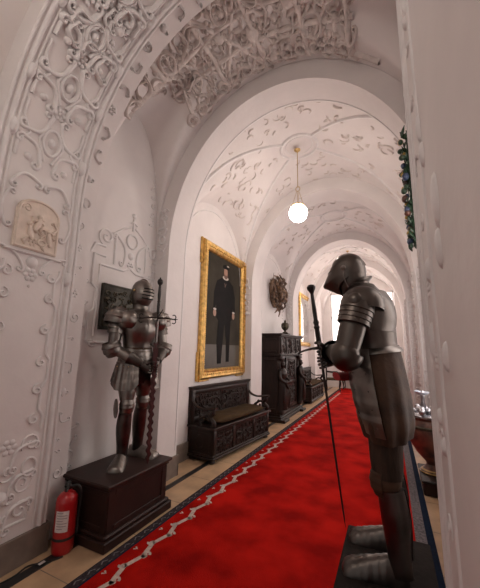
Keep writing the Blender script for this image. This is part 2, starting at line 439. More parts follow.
# skirting boards: recessed lengths and the piers
mb = MB()
def skirt_run(mb, x, y0, y1, side, h=.24, d=.025):
    lo = (x, y0, 0) if side < 0 else (x - d, y0, 0); hi = (x + d, y1, h) if side < 0 else (x, y1, h); mb.box(lo, hi, .004)
for b in BAYS: skirt_run(mb, XL, b[0] + .01, b[1] - .01, -1)
for (y0, y1, a, b) in ARCHES:
    if y0 == 1.77: continue
    skirt_run(mb, XC - a, y0 - .02, y1 + (.0 if y1 < 1.9 else .02), -1, .205 if y1 < 1.9 else .24)
    mb.box((XL, y0 - .025, 0), (XC - a + .025, y0, .22)); mb.box((XL, y1, 0), (XC - a + .025, y1 + .025, .205 if y1 < 1.9 else .24))
struct(mb.build('baseboard_left', 'skirt', smooth_=False))
mb = MB()
for b in BAYS[2:]: skirt_run(mb, XR, b[0] + .01, b[1] - .01, 1)
for (y0, y1, a, b) in ARCHES[3:]:
    skirt_run(mb, XC + a, y0 - .02, y1 + .02, 1); mb.box((XC + a - .025, y0 - .025, 0), (XR, y0, .24)); mb.box((XC + a - .025, y1, 0), (XR, y1 + .025, .24))
struct(mb.build('baseboard_right', 'skirt', smooth_=False))

# ---------- first arch: broad strapwork soffit and pier on the left
def soff(t, s, h):      # u = y across the band, v = arc length up the pier and over the soffit
    if s < ZS: return Vector((XC - A0 + h, t, s))
    ph = (s - ZS) / 1.66; return Vector((XC - (A0 - h) * math.cos(ph), t, ZS + (B0 - h) * math.sin(ph)))
def vline(u, a, b, n=40): return [(u, a + (b - a) * k / n) for k in range(n + 1)]
Y0, Y1 = 1.03, 1.77
rel = MB(); rnd = random.Random(3)
for u, w_, h in ((Y1 - .012, .022, .02), (Y1 - .055, .035, .03), (Y1 - .10, .02, .018), (Y0 + .012, .022, .02), (Y0 + .055, .035, .03), (Y0 + .10, .02, .018)):
    strip(rel, soff, vline(u, .21, 7.6, 90), w_, h, False)
# blocky clasps on the mouldings
for s in (2.15, 3.15, 3.62, 4.1, 4.6, 5.1, 5.6, 6.2):
    for u in (Y1 - .07, Y0 + .08):
        blob(rel, soff, u, s + rnd.uniform(-.05, .05), .036, .055, 1.9, 10)
# edge strap with little volutes beside the plain panel
def wob(u, a, b, amp, per, n=50): return [(u + amp * (1 if math.sin(2 * PI * (a + (b - a) * k / n) / per) > 0 else -1) * min(1, abs(3 * math.sin(2 * PI * (a + (b - a) * k / n) / per))), a + (b - a) * k / n) for k in range(n + 1)]
strip(rel, soff, wob(Y1 - .155, .92, 2.18, .018, .42), .022, .02, False)
strip(rel, soff, wob(Y0 + .155, .92, 2.18, .018, .42), .022, .02, False)
for s in (1.0, 1.22, 1.43, 1.68, 1.93, 2.1):
    strip(rel, soff, spiral(Y1 - .20, s, .045, 1.1, PI / 2, 1, 12), .02, .022); strip(rel, soff, spiral(Y0 + .20, s, .045, 1.1, PI / 2, -1, 12), .02, .022)
# lower panel
for c in range(3):
    s = .36 + c * .2
    for sg in (-1, 1):
        strip(rel, soff, cscroll((1.40 + sg * .05, s - .06), (1.40 + sg * .19, s + .07), .05, .035, sg), .022, .022)
strip(rel, soff, [(1.2, .3), (1.6, .3), (1.6, .34)], .02, .02, False)
fill(rel, soff, 1.18, 1.62, .28, .92, .15, .02, rnd, wd=.22)
# around the cream relief
for sg in (-1, 1):
    strip(rel, soff, cscroll((1.40 + sg * .07, 2.16), (1.40 + sg * .24, 2.28), .03, .03, sg), .022, .022)
    strip(rel, soff, cscroll((1.40 + sg * .24, 2.45), (1.40 + sg * .24, 2.70), .03, .03, -sg), .022, .025)
    strip(rel, soff, cscroll((1.40 + sg * .05, 2.86), (1.40 + sg * .22, 2.80), .05, .035, sg), .025, .03)
blob(rel, soff, 1.40, 2.20, .05, .03); flower(rel, soff, 1.40, 2.10, .06, .025); blob(rel, soff, 1.40, 2.01, .015, .02)
strip(rel, soff, [(1.18, 2.26), (1.62, 2.26)], .02, .03, False)
# symmetric strapwork above, growing heavier towards the crown
s = 2.98
while s < 7.0:
    k = min(1, (s - 2.9) / 1.5); h = .025 + .05 * k; w_ = .03 + .016 * k; pitch = .46
    c = 1.40
    for sg in (-1, 1):
        strip(rel, soff, cscroll((c + sg * .06, s + .02), (c + sg * .20, s + .16), .05, .04, sg), w_, h)
        strip(rel, soff, cscroll((c + sg * .20, s + .22), (c + sg * .05, s + .36), .05, .04, sg), w_, h)
        strip(rel, soff, [(c + sg * .03, s + .05), (c + sg * .10, s + .20), (c + sg * .03, s + .40)], w_ * .8, h * .8, False)
        strip(rel, soff, [(c + sg * .24, s), (c + sg * .24, s + .12), (c + sg * .17, s + .2), (c + sg * .24, s + .3), (c + sg * .24, s + .42)], w_ * .7, h * .7, False)
        blob(rel, soff, c + sg * .15, s + .03, .03, h * 1.2)
    ring(rel, soff, c, s + .21, .07, w_ * .8, h, 1.4)
    blob(rel, soff, c, s + .21, .03, h * 1.2, 1.4); flower(rel, soff, c, s + .45, .06, h)
    if k > .4: fill(rel, soff, 1.18, 1.62, s, s + .46, .15, h * 1.1, rnd, lambda u, v: rnd.random() < .65)
    s += pitch
# inner order ornaments
def soff2(t, s, h):
    a, b = A0 + .10, B0 + .09
    if s < ZS: return Vector((XC - a + h, t, s))
    ph = (s - ZS) / 1.7; return Vector((XC - (a - h) * math.cos(ph), t, ZS + (b - h) * math.sin(ph)))
for k in range(26):
    s = .5 + k * .22; hh = .015 + .03 * min(1, max(0, (s - 2.6) / 1.2))
    motif(rel, soff2, 1.875 + rnd.uniform(-.03, .03), s, .06, hh, rnd, .25)
struct(rel.build('stucco_relief', 'stucco', bpy.data.objects['trim_1'], angle=75))
# cream marble relief set in the pier
mr_ = MB()
def wallA(u, v, h): return Vector((XC - A0 + h, u, v))
mr_.prism([(-.17, 0), (.17, 0), (.17, .30)] + [(.17 * math.cos(t), .30 + .12 * math.sin(t)) for t in [PI * k / 10 for k in range(1, 10)]] + [(-.17, .30)], (XC - A0 + .001, 1.40, 2.29), (0, 1, 0), (0, 0, 1), (.022, 0, 0))
mo = mr_.build('marble_relief', 'cream', smooth_=False)
tag(mo, 'cream marble relief of small figures with arched top set into the near left pier', 'relief')
g_ = MB(); rnd = random.Random(5)
def wr2(u, v, h): return Vector((XC - A0 + .022 + h, u, v))
strip(g_, wr2, [(1.245, 2.30), (1.245, 2.58)] + [(1.40 - .155 * math.cos(t), 2.59 + .105 * math.sin(t)) for t in [PI * k / 10 for k in range(1, 10)]] + [(1.555, 2.58), (1.555, 2.30), (1.245, 2.30)], .018, .018, False)
for (cu, cv, q) in ((1.33, 2.42, 1), (1.40, 2.50, -1), (1.48, 2.40, 1)):
    blob(g_, wr2, cu, cv + .07, .022, .035); strip(g_, wr2, [(cu, cv + .06), (cu + q * .01, cv), (cu + q * .03, cv - .05)], .05, .035)
    strip(g_, wr2, [(cu, cv + .04), (cu + q * .05, cv + .02), (cu + q * .06, cv + .06)], .02, .03); strip(g_, wr2, [(cu, cv - .03), (cu - q * .04, cv - .07), (cu - q * .02, cv - .1)], .024, .03)
fill(g_, wr2, 1.26, 1.54, 2.32, 2.64, .08, .02, rnd, lambda u, v: rnd.random() < .6)
g_.build('carved_figures', 'cream', mo, angle=75)

# ---------- bay 1 left wall: stucco panel round the bronze plaque
rel = MB(); rnd = random.Random(9)
def wal(u, v, h): return Vector((XL + h, u, v))
P = lambda pts, w_=.028, h=.022: strip(rel, wal, pts, w_, h, False)
c = 2.62
for sg in (-1, 1):
    P([(c + sg * .50, 1.62), (c + sg * .50, 1.9), (c + sg * .44, 1.95), (c + sg * .44, 2.15), (c + sg * .50, 2.2), (c + sg * .50, 2.52), (c + sg * .36, 2.52)])
    P([(c + sg * .42, 1.66), (c + sg * .42, 2.42)], .02)
    strip(rel, wal, spiral(c + sg * .37, 2.74, .11, 1.6, -PI / 2, sg, 26), .03, .026)
    P([(c + sg * .37, 2.63), (c + sg * .50, 2.63), (c + sg * .55, 2.52)])
    strip(rel, wal, spiral(c + sg * .43, 1.60, .05, 1.2, 0, sg, 14), .024, .024)
    strip(rel, wal, cscroll((c + sg * .10, 2.52), (c + sg * .22, 2.80), .06, .045, sg), .028, .026)
    P([(c + sg * .24, 2.46), (c + sg * .24, 2.84), (c + sg * .14, 2.92), (c + sg * .03, 2.98)])
    for s in (1.78, 2.0, 2.22): strip(rel, wal, spiral(c + sg * .555, s, .035, 1, 0, sg, 10), .02, .02)
P([(c - .50, 1.6), (c - .2, 1.6), (c - .16, 1.55), (c + .16, 1.55), (c + .2, 1.6), (c + .50, 1.6)])
P([(c - .42, 2.42), (c - .1, 2.42), (c, 2.47), (c + .1, 2.42), (c + .42, 2.42)])
ring(rel, wal, c, 2.80, .085, .026, .026); blob(rel, wal, c, 2.62, .05, .03); flower(rel, wal, c, 2.5, .055, .03)
P([(c, 2.93), (c, 3.10)]); strip(rel, wal, [(c - .06, 3.02), (c, 3.05), (c + .06, 3.02)], .03, .026); blob(rel, wal, c, 3.13, .035, .03)
# border of small ornament running up beside the second pier, and lower tail pieces
for k in range(8): motif(rel, wal, 2.93 + rnd.uniform(-.02, .02), 3.15 + k * .12, .055, .018, rnd, .25)
for k in range(11): strip(rel, wal, cscroll((2.97, .45 + k * .2), (2.97 + .01, .58 + k * .2), .03, .018, rnd.choice((-1, 1))), .012, .012)
for k in range(4): motif(rel, wal, 2.07, .42 + k * .14, .07, .02, rnd, .25)
struct(rel.build('stucco_relief', 'stucco', wl, angle=75))
# lunette mouldings in the deeper bays and consoles beside the portrait
rel = MB()
for b in BAYS[2:5]:
    cy = (b[0] + b[1]) / 2; hy = (b[1] - b[0]) / 2 - .14
    strip(rel, wal, [(cy - hy * math.cos(t), 2.83 + (b[3] - .12) * math.sin(t)) for t in [PI * k / 24 for k in range(25)]], .03, .02, False)
for yy in (6.15,):
    pass
for k in range(5): motif(rel, wal, 8.45, 2.3 + k * .12, .07, .03, rnd, .3)
struct(rel.build('stucco_relief', 'stucco', wl, angle=75))

# ---------- near right pier, at the photographer's shoulder
mb = MB(); mb.box((.15, -.35, 0), (XR, 1.62, 5.2), .012); prr = struct(mb.build('trim_7', 'plaster', smooth_=False))
rel = MB(); rnd = random.Random(12)
def rp(u, v, h): return Vector((.15 - h, u, v))
for u, w_, h in ((1.60, .03, .012), (1.50, .025, .014), (1.45, .02, .01), (1.22, .03, .012)):
    strip(rel, rp, vline(u, .25, 4.4, 30), w_, h, False)
for k in range(14):
    z = .45 + k * .27
    motif(rel, rp, 1.35 + rnd.uniform(-.03, .03), z, .05, .010, rnd, .2)
for (u, z, r, q) in ((1.36, 1.60, .02, 3.0), (1.30, 1.86, .022, 1.8), (1.0, 2.0, .045, 1.6), (1.02, 1.86, .03, 1.7), (1.18, 2.26, .028, 1.5), (1.2, 2.38, .012, 4), (1.33, 3.0, .03, .9), (1.3, 3.08, .012, 4), (1.34, 1.34, .02, 1.2), (1.3, 1.25, .016, 1.6), (1.08, 1.55, .018, 2)):
    blob(rel, rp, u, z, r * .9, .018, q * 1.5)
struct(rel.build('stucco_relief', 'stucco', prr, angle=75))
mb = MB(); mb.box((.15 - .0, -.35, 0), (.165, 1.645, .24), .003); 
# pilaster between the first and second bays on the right
mb = MB(); mb.box((.31, 2.80, 0), (XR, 3.05, 5.2), .01); p2 = struct(mb.build('trim_8', 'plaster', smooth_=False))
rel = MB()
def rp2(u, v, h): return Vector((.31 - h, u, v))
for k in range(13): motif(rel, rp2, 2.92, .5 + k * .15, .06, .05, rnd, .3)
for z in (3.62, 3.72, 3.95, 4.1, 4.4, 4.55): blob(rel, rp2, 2.92, z, .04, .06, 1.6)
struct(rel.build('stucco_relief', 'stucco', p2, angle=75))
# relief on the right wall of the deeper bays
rel = MB()
def rw(u, v, h): return Vector((XR - h, u, v))
for b in BAYS[2:5]:
    for u in (b[1] - .1, b[1] - .3, b[1] - .5): strip(rel, rw, vline(u, .3, 2.9, 20), .035, .035, False)
    for k in range(14): motif(rel, rw, b[1] - .2, .6 + k * .17, .08, .05, rnd, .3); motif(rel, rw, b[1] - .42, .6 + k * .17, .08, .05, rnd, .3)
struct(rel.build('stucco_relief', 'stucco', wr_, angle=75))
def rC(u, v, h): return Vector((XC + A0 - h, u, v))
rel = MB()
for y0 in (5.74, 8.77):
    for u in (.07, .45): strip(rel, rC, vline(y0 + u, .3, 2.9, 20), .03, .03, False)
    for k in range(15): motif(rel, rC, y0 + .25, .5 + k * .17, .09, .04, rnd, .3)
struct(rel.build('stucco_relief', 'stucco', wr_, angle=75))

#@@OBJECTS
# ------------------------------------------------------------------ pendant lamps: the corridor's own and others added for light
def pendant(x, y, zt, zb, label, r=.145):
    t = empty('pendant_lamp', (x, y, zt), 0, label, 'lamp', 'globe lamps hanging from the vaults')
    m = MB(); m.lathe([(.055, 0), (.05, -.015), (.02, -.03), (.012, -.05)]); m.build('ceiling_rose', 'brass', t)
    L = zt - zb
    m = MB(); m.lathe([(.006, -.04), (.006, -(L - .45))], n=8); m.build('suspension_rod', 'brass', t)
    m = MB()
    m.limb([(.035 * math.cos(a), 0, -(L - .42) + .04 * math.sin(a)) for a in [2 * PI * k / 16 for k in range(17)]], [.006] * 17, 8, 1)
    for k in range(4):
        a = PI / 2 * k + .4
        m.limb([(.02 * math.cos(a), .02 * math.sin(a), -(L - .37)), (.10 * math.cos(a), .10 * math.sin(a), -(L - .11))], [.004, .004], 6, 1)
    m.build('hanger', 'brass', t)
    m = MB(); m.lathe([(.10, -(L - .135)), (.115, -(L - .12)), (.10, -(L - .105))], n=24); m.build('collar', 'brass', t)
    m = MB()
    for i in range(17): pass
    pr = []
    for i in range(17):
        q = PI * i / 16; pr.append((max(.004, r * math.sin(q)), -L + 0 + r * math.cos(q) * 1.0))
    rr = []
    for rad, z in pr: rr.append([(rad * (1 + .02 * math.cos(8 * 2 * PI * k / 48)) * math.cos(2 * PI * k / 48), rad * (1 + .02 * math.cos(8 * 2 * PI * k / 48)) * math.sin(2 * PI * k / 48), z) for k in range(48)])
    m.rings(rr); m.build('glass_globe', 'globe', t)
    return t
pendant(-1.20, 4.58, 4.86, 3.73, 'glowing glass globe lamp hanging in the middle of the corridor, nearest lamp')
pendant(-1.08, 10.45, 4.86, 3.73, 'far glass globe lamp whose rod shows above the helmet of the armour on the right')
pendant(-1.08, -.35, 4.86, 3.88, 'unseen glass globe lamp added behind the camera to light the near bay')  # unseen lamp, added to light the near bay
pendant(-1.08, 13.25, 4.86, 3.73, 'last glass globe lamp, added before the far wall to brighten the end bay')  # lamp added to brighten the far end

# ------------------------------------------------------------------ carpet runner
m = MB()
CX0, CX1 = -2.01, .245
m.use('carpet').box((-1.93, -3, .002), (.11, 14.2, .012))
m.use('carpet_dark').box((CX0, -3, .002), (-1.93, 14.2, .0115))
m.use('carpet_grey').box((.11, -3, .002), (.185, 14.2, .0115))
m.use('carpet_blue').box((.185, -3, .002), (CX1, 14.2, .0115))
def cf(u, v, h): return Vector((u, v, .012 + max(0, h)))
m.use('carpet_white')
def flat(pts, w_, zz=.0128):
    n = len(pts); a_ = []
    for i, p in enumerate(pts):
        a = pts[max(i - 1, 0)]; b = pts[min(i + 1, n - 1)]; d = Vector((b[0] - a[0], b[1] - a[1])); d.normalize(); q = Vector((-d.y, d.x)) * w_ / 2
        a_.append([(p[0] - q.x, p[1] - q.y, zz), (p[0] + q.x, p[1] + q.y, zz)])
    m.rings(a_, cap=False, close=False)
y = -1.0
while y < 12.5:          # undulating cream ribbon with small scrolls
    n = 22; per = .30
    flat([(-1.79 + .034 * math.sin(2 * PI * k / n), y + per * k / n + .042 * math.sin(4 * PI * k / n)) for k in range(n + 1)], .036)
    flat(spiral(-1.765, y + .10, .032, .9, 0, 1, 12), .020, .0134); flat(spiral(-1.825, y + .22, .026, .9, PI, 1, 12), .016, .0138)
    flat([(-1.895, y + .1), (-1.87, y + .115), (-1.895, y + .13)], .014)
    y += per
m.use('carpet_grey')
y = -1.0
while y < 12.5:
    flat([(-1.965, y), (-1.985, y + .03), (-1.965, y + .06)], .010); flat([(-1.945, y + .05), (-1.945, y + .08)], .008); y += .11
flat([(.108, -1), (.108, 12)], .014); flat([(.182, -1), (.182, 12)], .010)
y = -1.0
while y < 12.5: flat([(.13, y), (.165, y + .05), (.13, y + .10)], .010); y += .14
m.use('carpet_blue'); flat([(-1.925, -1), (-1.925, 12)], .012)
tag(m.build('carpet_runner', smooth_=False), 'long red carpet runner with scrolled cream border along the corridor', 'carpet')

# ------------------------------------------------------------------ armour
def sabaton(m, an, ang, L=.27, w_=.052, lames=5):
    """steel shoe: ankle point an, toe direction ang"""
    d = Vector((math.cos(ang), math.sin(ang), 0)); a = Vector(an); up = Vector((0, 0, 1)); sd = up.cross(d); rr = []
    n = 18; N = 26
    for i in range(N + 1):
        t = i / N; x = -.085 + (L + .0) * t
        hgt = .105 * (1 - t) ** .8 + .038 if t > .25 else .105 * (.75) ** .8 + .038
        if t < .25: hgt *= .75 + t
        if t > .93: hgt *= math.sqrt(max(.05, 1 - ((t - .93) / .075) ** 2))
        wd = w_ * (.62 + .45 * math.sin(min(1, t * 1.15) * PI * .5)) if t < .93 else w_ * 1.06 * math.sqrt(max(.03, 1 - ((t - .93) / .073) ** 2))
        if t < .06: wd *= .6 + t * 6; 
        rg = .004 * ((t * lames * 1.6) % 1) if .3 < t < .9 else 0
        c = a + d * x; c.z = a.z
        rr.append([c + sd * ((wd + rg) * math.cos(q)) + up * (max(-.0, (hgt + rg) * math.sin(q)) if math.sin(q) > 0 else 0.0) for q in [2 * PI * k / n for k in range(n)]])
    m.rings(rr)
def plate(m, c, fr, ea, ra, rb, n0, n1, bulge=.0):
    pass
def shell(m, fn, nu, nv, th=.004):
    """thin curved plate with thickness; fn(s,t)->(point, normal)"""
    f = []; b = []
    for i in range(nu + 1):
        for j in range(nv + 1):
            p, nn = fn(i / nu, j / nv); f.append(p + nn * th / 2); b.append(p - nn * th / 2)
    N = (nu + 1) * (nv + 1); fs = []
    for i in range(nu):
        for j in range(nv):
            a = i * (nv + 1) + j; q = (a, a + nv + 1, a + nv + 2, a + 1); fs.append(q); fs.append(tuple(N + k for k in reversed(q)))
    edge = [i * (nv + 1) for i in range(nu + 1)] + [nu * (nv + 1) + j for j in range(1, nv + 1)] + [i * (nv + 1) + nv for i in range(nu - 1, -1, -1)] + [j for j in range(nv - 1, 0, -1)]
    for k in range(len(edge)): a = edge[k]; b_ = edge[(k + 1) % len(edge)]; fs.append((a, b_, b_ + N, a + N))
    m.add(f + b, fs)
def ellshell(m, c, r, az0, az1, el0, el1, R=None, lames=0, th=.005, nu=20, nv=16, amp=.006):
    c = Vector(c)
    def fn(s, t):
        az = az0 + (az1 - az0) * s; el = el0 + (el1 - el0) * t
        k = 1 + (amp / max(r) * (1 - (t * lames) % 1) if lames else 0)
        p = Vector((r[0] * math.cos(el) * math.cos(az), r[1] * math.cos(el) * math.sin(az), r[2] * math.sin(el))) * k
        n = Vector((p.x / r[0] ** 2, p.y / r[1] ** 2, p.z / r[2] ** 2)).normalized()
        if R: p = R @ p; n = R @ n
        return c + p, n
    shell(m, fn, nu, nv if not lames else lames * 5, th)
def hand(m, wrist, palm, axis_p, axis_d, side, r=.020, fl=.085):
    """gauntlet hand: palm then four fingers and a thumb curled round the shaft through axis_p along axis_d"""
    wrist = Vector(wrist); palm = Vector(palm); A = Vector(axis_p); D = Vector(axis_d).normalized()
    m.limb([wrist, wrist.lerp(palm, .5), palm], [(.036, .028), (.044, .026), (.046, .022)], 12, 3, ref=D)
    for i in range(4):
        h = (1.5 - i) * .023; L = (.95, 1.06, 1.0, .82)[i]
        base = palm + D * h; ap = A + D * (base - A).dot(D)
        out = (base - ap); out = out.normalized() if out.length > 1e-4 else Vector((1, 0, 0)); tn = D.cross(out) * side
        rad = r + .012; pts = [base + (wrist - palm).normalized() * .02]
        for k in range(6):
            q = L * 3.6 * k / 5 - .2; pts.append(ap + out * (rad * math.cos(q)) + tn * (rad * math.sin(q)) + D * (-.002 * k))
        m.limb(pts, [.012, .0125, .0115, .011, .0105, .010, .008], 8, 2, ridge=.05)
    base = palm + D * .035 + (wrist - palm).normalized() * .02; ap = A + D * (base - A).dot(D)
    out = (palm - A); out -= D * out.dot(D); out.normalize(); tn = D.cross(out) * side
    pts = [base, base + tn * -.02 + D * .015]
    for k in range(4):
        q = -.5 - k * .55; pts.append(ap + D * .03 + out * ((r + .013) * math.cos(q)) + tn * ((r + .013) * math.sin(q)))
    m.limb(pts, [.014, .014, .013, .012, .011, .009], 8, 2)
def rivets(m, pts, r=.006):
    for p in pts: m.ell(p, (r, r, r), 6, 4)

# ---- left: full polished harness on the wooden pedestal
PEDL = .47
def left_suit():
    t = empty('suit_of_armour', (-2.375, 2.48, PEDL), math.radians(-20), 'polished steel suit of armour with slitted helmet standing on the wooden pedestal', 'armour')
    for s, an, ang, kn, hp in ((-1, (.045, -.10, 0), -.66, (.085, -.11, .53), (.01, -.095, .92)), (1, (-.09, .12, 0), .50, (-.015, .105, .55), (-.01, .09, .92))):
        m = MB(); sabaton(m, an, ang, .33, .066)
        b = m.build('sabaton', 'steel', t)
        m = MB(); d = Vector(kn) - Vector(an)
        A = Vector(an)
        m.limb([A + Vector((0, 0, .06)), A + d * .25, A + d * .62 + Vector((-.015, 0, 0)), A + d * .92], [(.052, .048), (.056, .052), (.076, .068), (.062, .058)], 18, 4, ref=(1, 0, 0))
        g = m.build('greave', 'steel_dark', t)
        m = MB()
        K = Vector(kn); m.ell(K + Vector((.012, 0, 0)), (.068, .062, .072), 18, 12)
        ellshell(m, K, (.078, .070, .095), -1.5, 1.5, -.95, .95, None, 5, .004)
        m.build('poleyn', 'steel', t)
        m = MB(); dd = Vector((-.03, s * .088, -.02))
        m.lathe([(.004, .02), (.045, .014), (.088, .004), (.090, 0), (.0885, -.004), (.04, .004), (.004, .008)], K + dd, 20, axis=(-.2, s, 0))
        m.build('knee_wing', 'steel', t)
        m = MB(); H = Vector(hp)
        m.limb([K + Vector((0, 0, .05)), K.lerp(H, .45) + Vector((.01, 0, 0)), H], [(.070, .064), (.092, .084), (.108, .094)], 18, 4, ref=(1, 0, 0))
        m.build('cuisse', 'steel', t)
        m = MB(); m.limb([A + d * .18 + Vector((-.055, 0, 0)), A + d * .6 + Vector((-.085, 0, 0)), A + d * .88 + Vector((-.06, 0, 0))], [.006] * 3, 6, 3); m.build('greave_hinge', 'redcloth', t)
    # mail, fauld and tassets
    m = MB(); m.limb([(-.01, 0, .74), (0, 0, .86), (0, 0, 1.02)], [(.10, .15), (.125, .165), (.115, .14)], 22, 4, ref=(1, 0, 0)); m.build('mail_skirt', 'mail', t)
    m = MB(); m.limb([(-.03, .0, .70), (-.03, 0, .8)], [(.075, .12), (.09, .13)], 16, 3, ref=(1, 0, 0)); m.build('red_lining', 'redcloth', t)
    m = MB(); rr = []
    for i in range(25):
        k = i / 24; z = 1.09 - .20 * k; st = .008 * (1 - (k * 4) % 1) if i < 24 else 0
        rx = .118 + .055 * k ** .8 - st * -1; ry = .142 + .058 * k ** .8 + st
        rr.append([(rx * math.cos(q), ry * math.sin(q), z) for q in [2 * PI * j / 32 for j in range(32)]])
    m.rings(rr, cap=False); m.build('fauld', 'steel', t)
    for s in (-1, 1):
        m = MB()
        def fn(a, b, s=s):
            q = s * (.28 + 1.25 * a); z = .92 - .24 * b; st = .006 * (1 - (b * 3) % 1) if b < .97 else 0
            round_ = 1 - .10 * max(0, b - .7) * (2 * a - 1) ** 2 * 10
            rx = .178 + .045 * b + st; ry = .205 + .04 * b + st
            p = Vector((rx * math.cos(q), ry * math.sin(q), .92 - (.24 * b) * round_ ** 0 * (1 - .25 * (2 * a - 1) ** 4 * b)))
            # flutes
            p += Vector((math.cos(q), math.sin(q), 0)) * .005 * math.cos(a * 2 * PI * 4)
            return p, Vector((math.cos(q), math.sin(q), 0))
        shell(m, fn, 32, 18, .004)
        ta = m.build('tasset', 'steel', t)
        for k in range(6): m = MB(); rivets(m, [(.186 * math.cos(s * (.30 + 1.1 * k / 5)), .213 * math.sin(s * (.30 + 1.1 * k / 5)), .90)]); m.build('rivet', 'brass', ta)
        # rear tasset
        m = MB()
        def fb(a, b, s=s):
            q = s * (1.75 + 1.2 * a); p = Vector(((.165 + .04 * b) * math.cos(q), (.20 + .04 * b) * math.sin(q), .92 - .17 * b)); return p, Vector((math.cos(q), math.sin(q), 0))
        shell(m, fb, 16, 8, .004); m.build('rump_guard', 'steel', t)
    # cuirass
    m = MB(); rr = []
    for z, rx, ry, cx in ((1.06, .120, .142, 0), (1.075, .128, .150, 0), (1.10, .124, .146, .002), (1.16, .138, .158, .008), (1.22, .155, .172, .016), (1.28, .165, .185, .020), (1.34, .160, .190, .016), (1.40, .142, .182, .008), (1.45, .115, .150, 0), (1.475, .09, .11, -.004)):
        ring_ = []
        for j in range(40):
            q = 2 * PI * j / 40; f_ = 1 + .045 * math.exp(-(math.sin(q) / .18) ** 2) * (1 if math.cos(q) > 0 else 0)
            ring_.append((cx + rx * f_ * math.cos(q), ry * math.sin(q), z))
        rr.append(ring_)
    m.rings(rr); br = m.build('breastplate', 'steel', t)
    m = MB()
    m.limb([(.150 * math.cos(q), .170 * math.sin(q), 1.175 + .10 * abs(math.sin(q)) ** .8) for q in [-1.35 + 2.7 * k / 16 for k in range(17)]], [.006] * 17, 6, 1)
    m.limb([(.146 * math.cos(q), .17 * math.sin(q), 1.405 - .01 * math.cos(q)) for q in [-1.2 + 2.4 * k / 12 for k in range(13)]], [.009] * 13, 6, 1)
    m.build('rolled_edge', 'steel', br)
    m = MB(); m.lathe([(.118, 0), (.152, -.004), (.153, -.022), (.147, -.03), (.12, -.03)], (0, 0, 1.09), 32, sq=1.0); 
    b = m.build('waist_belt', 'leather', t); b.scale = (.87, 1.0, 1)
    m = MB(); m.lathe([(.15, 1.405), (.135, 1.43), (.105, 1.455), (.085, 1.475), (.078, 1.50), (.080, 1.53), (.092, 1.548), (.088, 1.555), (.07, 1.54)], (0.005, 0, 0), 28)
    m.build('gorget', 'steel', t)
    # helmet
    hd = empty('helmet', (0.012, .0, 1.655)); hd.parent = t; hd.rotation_euler = (.0, .10, .30)
    m = MB(); rr = []
    for z, rx, ry, cx in ((-.135, .060, .058, .0), (-.12, .083, .078, .002), (-.09, .100, .090, .004), (-.04, .112, .100, .002), (.02, .118, .104, 0), (.07, .110, .098, -.002), (.11, .088, .078, -.004), (.135, .058, .05, -.006), (.148, .02, .016, -.006)):
        rr.append([(cx + rx * math.cos(2 * PI * j / 30), ry * math.sin(2 * PI * j / 30), z) for j in range(30)])
    m.rings(rr); m.build('skull', 'steel', hd)
    m = MB(); m.limb([(.10 * math.cos(a) - .006, 0, .125 * math.sin(a) + .02) for a in [.55 + 2.1 * k / 12 for k in range(13)]], [(.010, .006)] * 3 + [(.018, .008)] * 7 + [(.010, .006)] * 3, 8, 1, ref=(0, 0, 1)); m.build('comb', 'steel', hd)
    m = MB()
    def fv(a, b):
        az = -1.25 + 2.5 * a; el = -.95 + 1.50 * b
        k = 1.05 + .11 * math.exp(-(az / .45) ** 2) * (1 - abs(el + .25)) + (.035 * (1 - (b * 5) % 1) if .28 < b < .92 else 0)
        p = Vector((.118 * math.cos(el) * math.cos(az), .105 * math.cos(el) * math.sin(az), .15 * math.sin(el) - .005)) * k
        return p, p.normalized()
    shell(m, fv, 36, 48, .004); vi = m.build('visor', 'steel', hd)
    for b0, ex in ((.46, 1.0), (.60, 1.0), (.735, .95), (.87, .9)):
        m = MB(); pts = []
        for k in range(17):
            a = .5 + (k / 16 - .5) * .62 * ex; p, n_ = fv(a, b0 - .012); pts.append(p + n_ * .003)
        m.limb(pts, [(.0065, .006)] * 17, 8, 1, ref=(0, 0, 1)); m.build('visor_slit', 'void', vi)
    for q in (-1, 1): m = MB(); rivets(m, [(.0, q * .112, .02)], .013); m.build('visor_pivot', 'brass', hd)
    # arms
    sw_p = Vector((.235, .075, 0)); sw_top = Vector((.285, .055, 1.78)); D = (sw_top - sw_p).normalized()
    def swp(z): return sw_p + D * ((z - sw_p.z) / D.z)
    for s in (-1, 1):
        sh = Vector((0, s * .225, 1.375)); el = Vector((.0 if s < 0 else .03, s * (.255 if s < 0 else .28), 1.08)); gz = .875 if s < 0 else .91
        gp = swp(gz); pal = gp + Vector((-.035, s * .035, 0)); wr = Vector(pal) + (el - Vector(pal)).normalized() * .095
        m = MB(); m.limb([sh + Vector((0, 0, .0)), sh.lerp(el, .5), el], [(.062, .060), (.066, .062), (.055, .053)], 16, 4, ref=(1, 0, 0), ridge=.012); m.build('rerebrace', 'steel', t)
        m = MB(); R = Matrix.Rotation(s * .25, 3, 'X')
        ellshell(m, sh + Vector((0, s * .01, -.01)), (.130, .115, .118), -PI, PI, -.45, PI / 2 - .02, R, 4, .005, 32, amp=.012)
        pl = m.build('pauldron', 'steel', t)
        m = MB()
        for q in range(3): 
            z0 = 1.33 - q * .04
            c_ = sh.lerp(el, .15 + q * .15)
            m.lathe([(.085 - q * .004, .026), (.089 - q * .004, 0), (.092 - q * .004, -.018), (.086 - q * .004, -.02)], c_, 24, axis=(sh - el), cap=False)
        m.build('lames', 'steel', pl)
        if s < 0 or s > 0:   # large besagew style breast wing of the pauldron
            m = MB()
            ellshell(m, sh + Vector((.01, -s * .055, -.015)), (.168, .125, .125), -1.0, 1.0, -.8, .8, Matrix.Rotation(s * -.1, 3, 'Z'), 0, .005, 18, 14)
            m.build('pauldron_wing', 'steel', pl)
